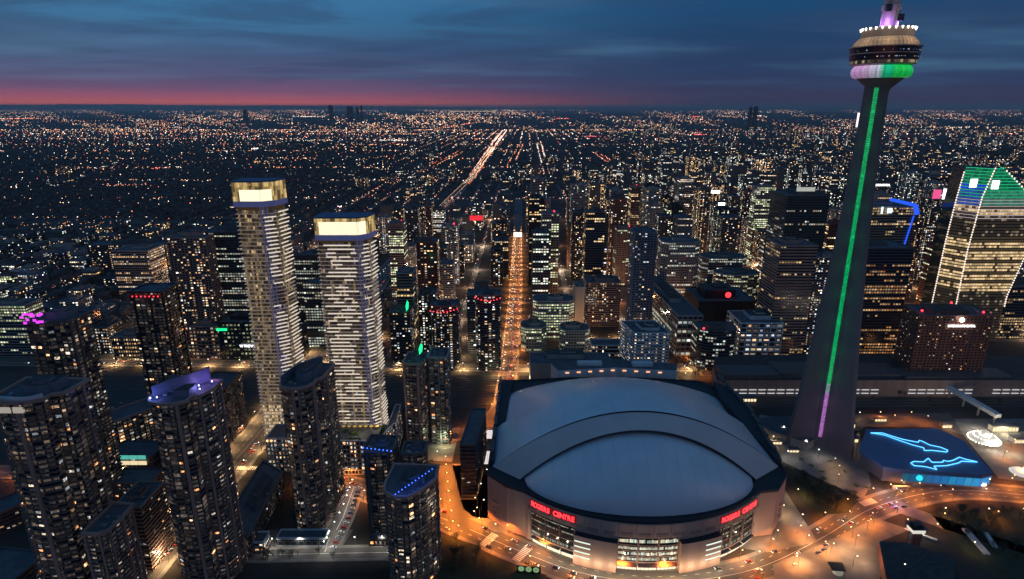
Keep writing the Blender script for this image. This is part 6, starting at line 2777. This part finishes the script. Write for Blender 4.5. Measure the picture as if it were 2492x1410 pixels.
lamps_on(BREM, 31, (-12, 12), 'orange', 14000, 'orange street lamp along the curved boulevard in front of the stadium', 'boulevard lamps')
lamps_on(NAVY, 13, (-12, 12), 'orange', 17000, 'orange street lamp on the short road left of the stadium', 'side road lamps')
lamps_on(BEND, 24, (-9, 9), 'orange', 8000, 'orange street lamp on the bend of the avenue over the tracks', 'bend lamps')
lamps_on(BJW, 36, (-11, 11), 'amber', 19000, 'orange street lamp along the long central avenue', 'central avenue lamps', 600, 1560)
lamps_on(SPAD, 30, (-17, 17), 'tan', 15000, 'tan street lamp along the wide road left of the gold crowned towers', 'wide road lamps', 240, 900)
lamps_on(FRONT, 40, (-9,), 'tan', 30000, 'tan street lamp on the street along the far side of the tracks', 'trackside lamps', 600, 800, -560)
lamps_on(XS[0], 42, (8,), 'tan', 24000, 'tan street lamp on the first cross street beyond the tracks', 'first cross street lamps', 700, 900, -560)
lamps_on(JOHN, 26, (-9, 9), 'orange', 11000, 'orange street lamp on the narrow street beside the broadcasting hall', 'side street lamps', 600, 1300)
lamps_on(WEST, 26, (9, -9), 'orange', 9000, 'orange street lamp on the road at the far left edge', 'far left road lamps')
lamps_on(QUEEN, 30, (8,), 'orange', 8000, 'orange street lamp on the cross street in the lower left', 'cross street lamps')
lamps_on(SOUTH, 20, (8,), 'white', 3400, 'white street lamp in the row along the bottom lane', 'bottom lane lamps')
lamps_on(PARKR, 11, (-2,), 'white', 2200, 'white street lamp over the diagonal parking lane', 'parking lane lamps')
PLZ = [(1990, 1118), (1870, 1135), (1915, 1122), (1960, 1095), (2050, 1075), (2062, 1100), (2070, 1118), (2030, 1140), (2040, 1158), (2038, 1180), (1880, 1085), (1840, 1060), (2165, 1205), (2178, 1215), (1905, 1060), (1985, 1050), (2090, 1025), (2060, 1052), (1950, 1280), (1890, 1320)]
for px, py in PLZ:
    x, y = G(px, py)
    lamp(x, y, 1.2, 'white' if px < 2030 and px > 1900 else 'tan', 2400, 'white lamp on the plaza around the foot of the concrete tower', 'plaza lamps')
for px, py in ((1200, 1300), (1165, 1200), (1150, 1160), (1172, 1240), (1180, 1165), (1080, 1085), (1060, 1120)):
    x, y = G(px, py)
    lamp(x, y, 0, 'tan', 4200, 'tan lamp on the terrace left of the stadium', 'terrace lamps')
for px, py in ((1640, 905), (1672, 915), (1663, 925), (1700, 890), (1760, 935), (1785, 925), (1735, 960)):
    x, y = G(px, py)
    lamp(x, y, 0, 'tan', 5000, 'pale lamp in the small park behind the right side of the stadium', 'park lamps')
for px, py in ((2135, 1022), (2170, 1030), (2210, 1022), (2250, 1032), (2290, 1060), (2460, 1090), (2480, 1160), (2440, 1120)):
    x, y = G(px, py)
    lamp(x, y, 0, 'orange', 7000, 'orange lamp on the lane behind the blue roofed aquarium', 'back lane lamps')
for px, py in ((2290, 1260), (2395, 1262), (2480, 1262), (2270, 1300), (2360, 1345), (2190, 1400), (2075, 1380)):
    x, y = G(px, py)
    lamp(x, y, 0, 'tan', 1500, 'small path lamp in the dark park at the lower right', 'park path lamps')
# floodlit spots the photograph shows
for px, py, z, col, pw in ((300, 862, 8, (1, .75, .42), 26000), (350, 870, 6, (1, .75, .42), 14000), (470, 870, 8, (1, .75, .5), 9000), (600, 872, 6, (1, .7, .6), 9000), (345, 1300, 9, (1, .68, .38), 9000), (400, 1370, 9, (1, .68, .38), 12000), (300, 1160, 7, (1, .6, .3), 5000),
                           (1130, 870, 8, (1, .7, .4), 12000), (1200, 915, 8, (.9, 1, .6), 4000), (1285, 935, 9, (1, .95, .6), 6000), (1490, 868, 6, (1, .95, .8), 9000), (1455, 875, 7, (1, .7, .45), 7000), (1840, 850, 6, (1, .85, .8), 9000), (1080, 1090, 9, (.85, 1, .6), 5000), (2235, 1300, 6, (1, 1, .8), 1600),
                           (1690, 890, 7, (.7, .5, 1), 6000), (1605, 880, 7, (1, .45, .15), 8000), (2180, 1230, 6, (.8, .4, .9), 4000), (2140, 1195, 6, (1, .55, .5), 5000), (1160, 1120, 6, (1, .9, .85), 9000), (1230, 1030, 8, (1, .95, .8), 1500), (2150, 1150, 6, (1, .85, .7), 5000), (2185, 1162, 6, (1, .85, .75), 4000), (2120, 1120, 6, (1, .75, .5), 4000), (1890, 1065, 6, (1, .75, .5), 5000), (1960, 1090, 6, (1, .8, .6), 4000), (2080, 830, 8, (1, .6, .35), 12000), (2200, 848, 8, (1, .6, .4), 12000), (860, 1150, 5, (1, .6, .3), 6000), (910, 1145, 5, (1, .8, .55), 5000)):
    x, y = G(px, py, 0)
    point('flood_glow', (x, y, z), col, pw, .6)
for px, py in ((1935, 1215), (1900, 1255), (1960, 1330), (2020, 1350), (1930, 1375), (2080, 1330), (2110, 1290), (2060, 1270), (1840, 1370), (2200, 1290), (2290, 1275), (2420, 1270), (2140, 1160), (2110, 1110), (2230, 1200), (2300, 1180), (2400, 1190), (2460, 1180)):
    x, y = G(px, py)
    lamp(x, y, .4, 'tan' if px < 2100 else 'orange', 6500, 'tan lamp on the paved ground between the boulevard and the lawns', 'paved ground lamps')
# warm lights added at street corners, standing in for city glow on the facades
for yy in (800, 880, 965, 1050, 1180, 1400, 1750):
    for xx in (-560, -470, -380, -160, -80, 90, 165, 255, 345, 430, 520, 620, 720):
        x = xx + 14 * (yy - 735) / 765
        if abs(pxof(x, yy) - 1246) > 1300:
            continue
        pw = (26000 if yy < 1100 else 42000) * rf.uniform(.4, 1.5)
        point('corner_glow', (x + rf.uniform(-3, 3), yy + rf.uniform(-3, 3), 11), rf.choice([(1, .5, .24), (1, .62, .38), (1, .74, .5), (1, .36, .12)]), pw, 1.0)
# foot of the stadium
for k in range(21):
    a = -131 + k * 4.15
    p = ap(a, AR + 9.5)
    if 8 < k < 13:
        point('entrance_glow', (p[0], p[1], 5.0), (1, .76, .45), 2300, .08)
    else:
        point('entrance_glow', (p[0], p[1], 5.0), (1, .84, .56), 1700, .08)

# small structures on the plaza and behind the aquarium
for i, (px, py, w, d, h, mt, lab) in enumerate(((1885, 1080, 12, 5, 4, m_beige, 'low beige ticket shed on the plaza left of the tower foot'), (1930, 1100, 9, 4, 3.5, m_conc, 'small grey kiosk with flat roof on the tower plaza'), (2060, 1040, 14, 6, 6, m_conc_brown, 'brown service block right behind the tower foot'), (2075, 1075, 8, 5, 5, m_beige, 'narrow beige block between the tower foot and the aquarium'), (2440, 1048, 26, 6, 6, m_beige, 'low shed with lit bays behind the bulb covered canopy'), (2480, 1075, 16, 8, 5, m_white, 'white flat shed at the right edge behind the aquarium'), (2300, 1040, 10, 5, 4, m_conc, 'grey flat shed behind the blue roof'), (1815, 975, 20, 8, 5, m_conc, 'grey flat shed between the stadium rail and the tracks'), (2140, 1025, 12, 4, 4, m_conc_brown, 'brown shed beside the orange back lane'))):
    x, y = G(px, py)
    T = thing('plaza_shed', lab, 'shed', (x, y, .2))
    b = MB()
    b.box(-w / 2, w / 2, -d / 2, d / 2, 0, h)
    b.build('wall', [mt], T)
    b = MB()
    b.box(-w / 2 - .5, w / 2 + .5, -d / 2 - .7, d / 2 + .5, h, h + .4)
    b.build('roof', [m_roof], T)
    n_ = max(2, int(w / 3))
    for k in range(n_):
        b = MB()
        b.box(-w / 2 + w * (k + .12) / n_, -w / 2 + w * (k + .88) / n_, -d / 2 - .12, -d / 2 - .02, .6, h * .7)
        b.build('window', [emis('shed_window', (1, .78, .45), 1.3)], T)
pl = MB()
pl.box(-2.2, 2.2, -1.1, 1.1, 0, .8)
pl.box(-2.0, 2.0, -.9, .9, .8, 1.3, 1)
plm = pl.mesh('planter', [m_conc, m_leaf])
rp_ = random.Random(5)
for px, py in ((1870, 1110), (1895, 1128), (1925, 1140), (1950, 1120), (1975, 1135), (2000, 1150), (2020, 1125), (2055, 1150), (1960, 1075), (2085, 1185), (2110, 1190), (1930, 1080), (1880, 1045), (1850, 1035), (2070, 1200), (2040, 1200)):
    x, y = G(px, py)
    o = put('planter', plm, None, (x, y, .27), rz=rp_.uniform(0, 3))
    tag(o, 'long concrete planter on the plaza before the concrete tower', 'planter', 'planters on the tower plaza')
OV = MB()
OV.lathe([(9, 3.0), (6, 5.2), (.3, 6.2)], 24)
x, y = G(2484, 1158)
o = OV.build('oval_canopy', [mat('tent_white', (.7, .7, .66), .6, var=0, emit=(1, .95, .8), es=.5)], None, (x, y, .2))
tag(o, 'pale glowing oval tent roof at the right edge beside the boulevard', 'canopy')
for px, py, z, col, pw in ((2450, 1060, 8, (1, .88, .6), 12000), (2380, 1050, 8, (1, .9, .7), 9000), (2470, 1110, 7, (1, .7, .4), 6000), (2310, 1050, 7, (1, .6, .35), 5000), (2050, 1340, 7, (1, .55, .28), 6000), (1960, 1370, 7, (1, .5, .22), 7000), (2100, 1370, 7, (1, .6, .35), 4000)):
    x, y = G(px, py, 0)
    point('flood_glow', (x, y, z), col, pw, .3)

# ------------------------------------------------------------------ cars
PAINT = {k: mat('car_paint_' + k, v, .3, .2, 0) for k, v in dict(white=(.6, .6, .6), silver=(.3, .3, .32), black=(.02, .02, .022), red=(.3, .02, .02), blue=(.03, .06, .2), grey=(.12, .12, .13)).items()}
m_hl = emis('headlight_glow', (1, .93, .80), 9)
m_tl = emis('tail_light_glow', (1, .03, .02), 5)
bodym = {}
cb = MB()
for k in PAINT:
    mb = MB()
    prof = [(-2.25, .35), (2.25, .35), (2.3, .75), (1.25, .95), (-2.2, 1.0), (-2.3, .7)]
    i = len(mb.v)
    for yy in (-.88, .88):
        mb.v.extend([(x, yy, z) for x, z in prof])
    n = 6
    for j in range(n):
        q = (j + 1) % n
        mb.f.append((i + j, i + q, i + n + q, i + n + j))
        mb.m.append(0)
        mb.g.append((0, 0, 0))
    mb.f += [tuple(range(i + n - 1, i - 1, -1)), tuple(range(i + n, i + 2 * n))]
    mb.m += [0, 0]
    mb.g += [(0, 0, 0)] * 2
    mb.prism([(-1.2, -.66), (.3, -.66), (.3, .66), (-1.2, .66)], 1.40, 1.47)
    bodym[k] = mb.mesh('body', [PAINT[k]])
mb = MB()
i = 0
mb.v = [(-1.95, -.82, .98), (1.2, -.82, .94), (1.2, .82, .94), (-1.95, .82, .98), (-1.3, -.68, 1.41), (.4, -.68, 1.41), (.4, .68, 1.41), (-1.3, .68, 1.41)]
mb.f = [(0, 1, 5, 4), (1, 2, 6, 5), (2, 3, 7, 6), (3, 0, 4, 7), (4, 5, 6, 7)]
mb.m = [0] * 5
mb.g = [(0, 0, 0)] * 5
glassme = mb.mesh('window', [m_glass])
mb = MB()
mb.tube((0, -.1, 0), (0, .1, 0), .33, n=10)
wheelme = mb.mesh('wheel', [m_rubber])
mb = MB()
mb.box(-.05, .05, -.24, .24, -.14, .14)
hlme = mb.mesh('headlight', [m_hl])
tlme = mb.mesh('tail_light', [m_tl])


def car(x, y, rz, paint, label, grp, z=.3, full=True, lights=True):
    o = thing('car', label, 'car', (x, y, z), grp, rz)
    put('body', bodym[paint], o)
    put('window', glassme, o)
    if full:
        for a in (-1.4, 1.4):
            for c_ in (-.82, .82):
                put('wheel', wheelme, o, (a, c_, .33))
    if lights:
        for c_ in (-.6, .6):
            put('headlight', hlme, o, (2.3, c_, .66))
            put('tail_light', tlme, o, (-2.32, c_, .74))
    return o


rc = random.Random(8)
pk = list(PAINT)


def traffic(pts, step, offs, where_, grp, prob, ymin=0, ymax=1e9, full=True):
    for off in offs:
        for x, y, a in along(pts, step, off, rc.uniform(0, 5)):
            if not (ymin < y < ymax) or rc.random() > prob:
                continue
            # right hand traffic: lanes right of the line's direction travel with it
            rz = a if off < 0 else a + pi
            p = rc.choice(pk)
            dirn = 'headlights facing' if math.sin(rz) < -.3 else 'tail lights facing' if math.sin(rz) > .3 else 'driving across'
            car(x + rc.uniform(-.3, .3), y, rz, p, '%s car %s %s' % (p, dirn, where_), grp, full=full)


traffic(BREM, 13, (-7, -2.6, 2.6, 7), 'on the curved boulevard by the stadium', 'boulevard traffic', .16)
traffic(SPAD, 9, (10, 6, -6, -10), 'on the wide tan road in the lower left', 'wide road traffic', .26, 280, 640)
traffic(SPAD, 12, (9, -9), 'on the wide road between the gold crowned towers', 'wide road far traffic', .4, 640, 1150, full=False)
traffic(BJW, 9, (6.6, 2.5, -2.5, -6.6), 'on the long orange avenue', 'avenue traffic', .32, 610, 1150, full=False)
traffic(FRONT, 16, (4, -4), 'on the street beyond the tracks', 'trackside traffic', .3, 600, 800, full=False)
for x, y, a in along(PARKR, 5.6, 5):
    car(x, y, a + pi / 2, rc.choice(pk), 'parked car without lights in the row beside the diagonal parking lane', 'parked cars in the diagonal lane', lights=False)
for x, y, a in along(BREM, 6.5, -9.0):
    if rc.random() < .12:
        car(x, y, a, rc.choice(pk), 'parked car without lights at the kerb of the curved boulevard', 'kerb parked cars', lights=False)
# bus shelters and coach near the aquarium
CO = thing('coach', 'long white coach parked in violet light before the aquarium', 'coach', (*G(2190, 1192), .3), rz=.05)
b = MB()
b.box(-6, 6, -1.25, 1.25, .5, 3.2)
b.build('body', [PAINT['white']], CO)
b = MB()
b.box(-5.7, 5.7, -1.29, 1.29, 1.6, 2.6)
b.build('window', [m_glass], CO)
for a in (-4, 3.8):
    for c_ in (-1.15, 1.15):
        put('wheel', wheelme, CO, (a, c_, .45), scale=(1.4, 1.4, 1.4))
# zebra crossings and stop lines near the stadium
zc1 = MB()
for (ax, ay), (bx_, by_), n in (((1168, 1335), (1205, 1300), 12), ((1250, 1370), (1288, 1332), 12), ((2096, 1228), (2128, 1218), 8), ((575, 1140), (635, 1140), 12)):
    p, q = Vector(G(ax, ay)), Vector(G(bx_, by_))
    d = (q - p)
    L = d.length
    d.normalize()
    for i in range(n):
        c_ = p + d * (L * (i + .5) / n)
        zc1.obb((c_.x, c_.y), (d.x, d.y), L / n * .28, 3.2, .18, .2)
struct('zebra_crossings', zc1, [m_mark])

# ------------------------------------------------------------------ trees
TREES = []
for v in range(3):
    rg = random.Random(60 + v)
    tb = MB()
    tb.tube((0, 0, 0), (.1, 0, 3.2), .26, .17, 6)
    ends = []
    for k in range(7):
        a = 2 * pi * k / 7 + rg.random()
        e = (math.cos(a) * rg.uniform(1.2, 2.4), math.sin(a) * rg.uniform(1.2, 2.4), rg.uniform(4.6, 7.4))
        tb.tube((.08, 0, rg.uniform(2.2, 3.1)), e, .10, .03, 4)
        ends.append(e)
    cbm = MB()
    for e in ends + [(0, 0, 7.2), (0, 0, 5.8)]:
        clump(cbm, e, 1.35, 34, rg, leaf=.30)
    TREES.append((tb.mesh('trunk', [m_bark]), cbm.mesh('crown', [mat('tree_leaf', (.045, .05, .025), .9, scale=.6, var=.5)])))


def tree(x, y, s, label, grp):
    t = thing('tree', label, 'tree', (x, y, .25), grp, rf.uniform(0, 6))
    t.scale = (s, s, s * rf.uniform(.9, 1.15))
    a, c_ = rf.choice(TREES)
    put('trunk', a, t)
    put('crown', c_, t)


def scatter(poly, n, label, grp, s0=.9, s1=1.3):
    k = 0
    xs = [p[0] for p in poly]
    ys = [p[1] for p in poly]
    tries = 0
    while k < n and tries < n * 30:
        tries += 1
        x, y = rf.uniform(min(xs), max(xs)), rf.uniform(min(ys), max(ys))
        ins = False
        for i in range(len(poly)):
            (xa, ya), (xb, yb) = poly[i], poly[(i + 1) % len(poly)]
            if (ya > y) != (yb > y) and x < (xb - xa) * (y - ya) / (yb - ya) + xa:
                ins = not ins
        if ins:
            tree(x, y, rf.uniform(s0, s1), label, grp)
            k += 1


scatter(GP([(1930, 1150), (2080, 1215), (2055, 1245), (1990, 1250), (1925, 1180)]), 34, 'dark tree on the lawn between the stadium and the tower plaza', 'trees on the plaza lawn')
scatter(GP([(2270, 1250), (2480, 1255), (2480, 1380), (2340, 1320)]), 26, 'dark tree in the park at the lower right', 'trees in the lower right park', .8, 1.2)
scatter(GP([(1630, 880), (1700, 880), (1700, 930), (1630, 925)]), 14, 'dark tree in the small park behind the stadium', 'trees behind the stadium')
scatter(GP([(1060, 1310), (1170, 1335), (1165, 1410), (1050, 1410)]), 18, 'dark tree at the boulevard corner below the blue dotted towers', 'corner trees')
scatter(GP([(590, 1350), (860, 1350), (850, 1372), (590, 1372)]), 16, 'dark tree in the row behind the bottom lane lamps', 'bottom lane trees', .6, .9)
scatter(GP([(640, 1190), (760, 1200), (790, 1290), (600, 1295)]), 16, 'dark tree in the courtyard before the curved front condo tower', 'courtyard trees', .8, 1.2)
scatter(GP([(2250, 1240), (2492, 1250), (2492, 1275), (2250, 1262)]), 16, 'dark tree in the row along the park side of the boulevard', 'boulevard edge trees', .7, 1.0)
for (ax, ay), (bx_, by_), w_, lab in (((2348, 1290), (2402, 1352), 2.2, 'long pale bench wall lying across the park lawn'), ((2398, 1300), (2422, 1335), 1.6, 'short pale bench wall beside the long one on the park lawn'), ((2200, 1290), (2280, 1318), 1.2, 'low pale wall below the brick lookout')):
    p, q = Vector(G(ax, ay)), Vector(G(bx_, by_))
    d = (q - p)
    L = d.length
    d.normalize()
    b = MB()
    m_ = (p + q) / 2
    b.obb((m_.x, m_.y), (d.x, d.y), L / 2, w_, .3, 1.5)
    tag(b.build('garden_wall', [m_white]), lab, 'wall')
scatter(GP([(2100, 960), (2460, 965), (2460, 1010), (2100, 1010)]), 14, 'dark tree along the tracks behind the aquarium', 'trackside trees', .8, 1.1)
hz = MB()
hz.prism([(-110000, -2500), (110000, -2500), (110000, 115000), (-110000, 115000)], -1.5, 566, 0, 0, True)
hm = bpy.data.materials.new('haze_air')
hm.use_nodes = True
for n in list(hm.node_tree.nodes):
    hm.node_tree.nodes.remove(n)
ho = hm.node_tree.nodes.new('ShaderNodeOutputMaterial')
hv = hm.node_tree.nodes.new('ShaderNodeVolumePrincipled')
hv.inputs['Color'].default_value = (.95, .86, .82, 1)  # warm tint puts the scattered city glow into the haze colour
hv.inputs['Density'].default_value = 2.2e-5
hv.inputs['Anisotropy'].default_value = .3
hm.node_tree.links.new(hv.outputs[0], ho.inputs['Volume'])
tag(hz.build('haze', [hm]), 'thin evening haze over the whole city', 'haze')['kind'] = 'stuff'
print('objects', len(bpy.data.objects), 'polys', sum(len(m.polygons) for m in bpy.data.meshes))
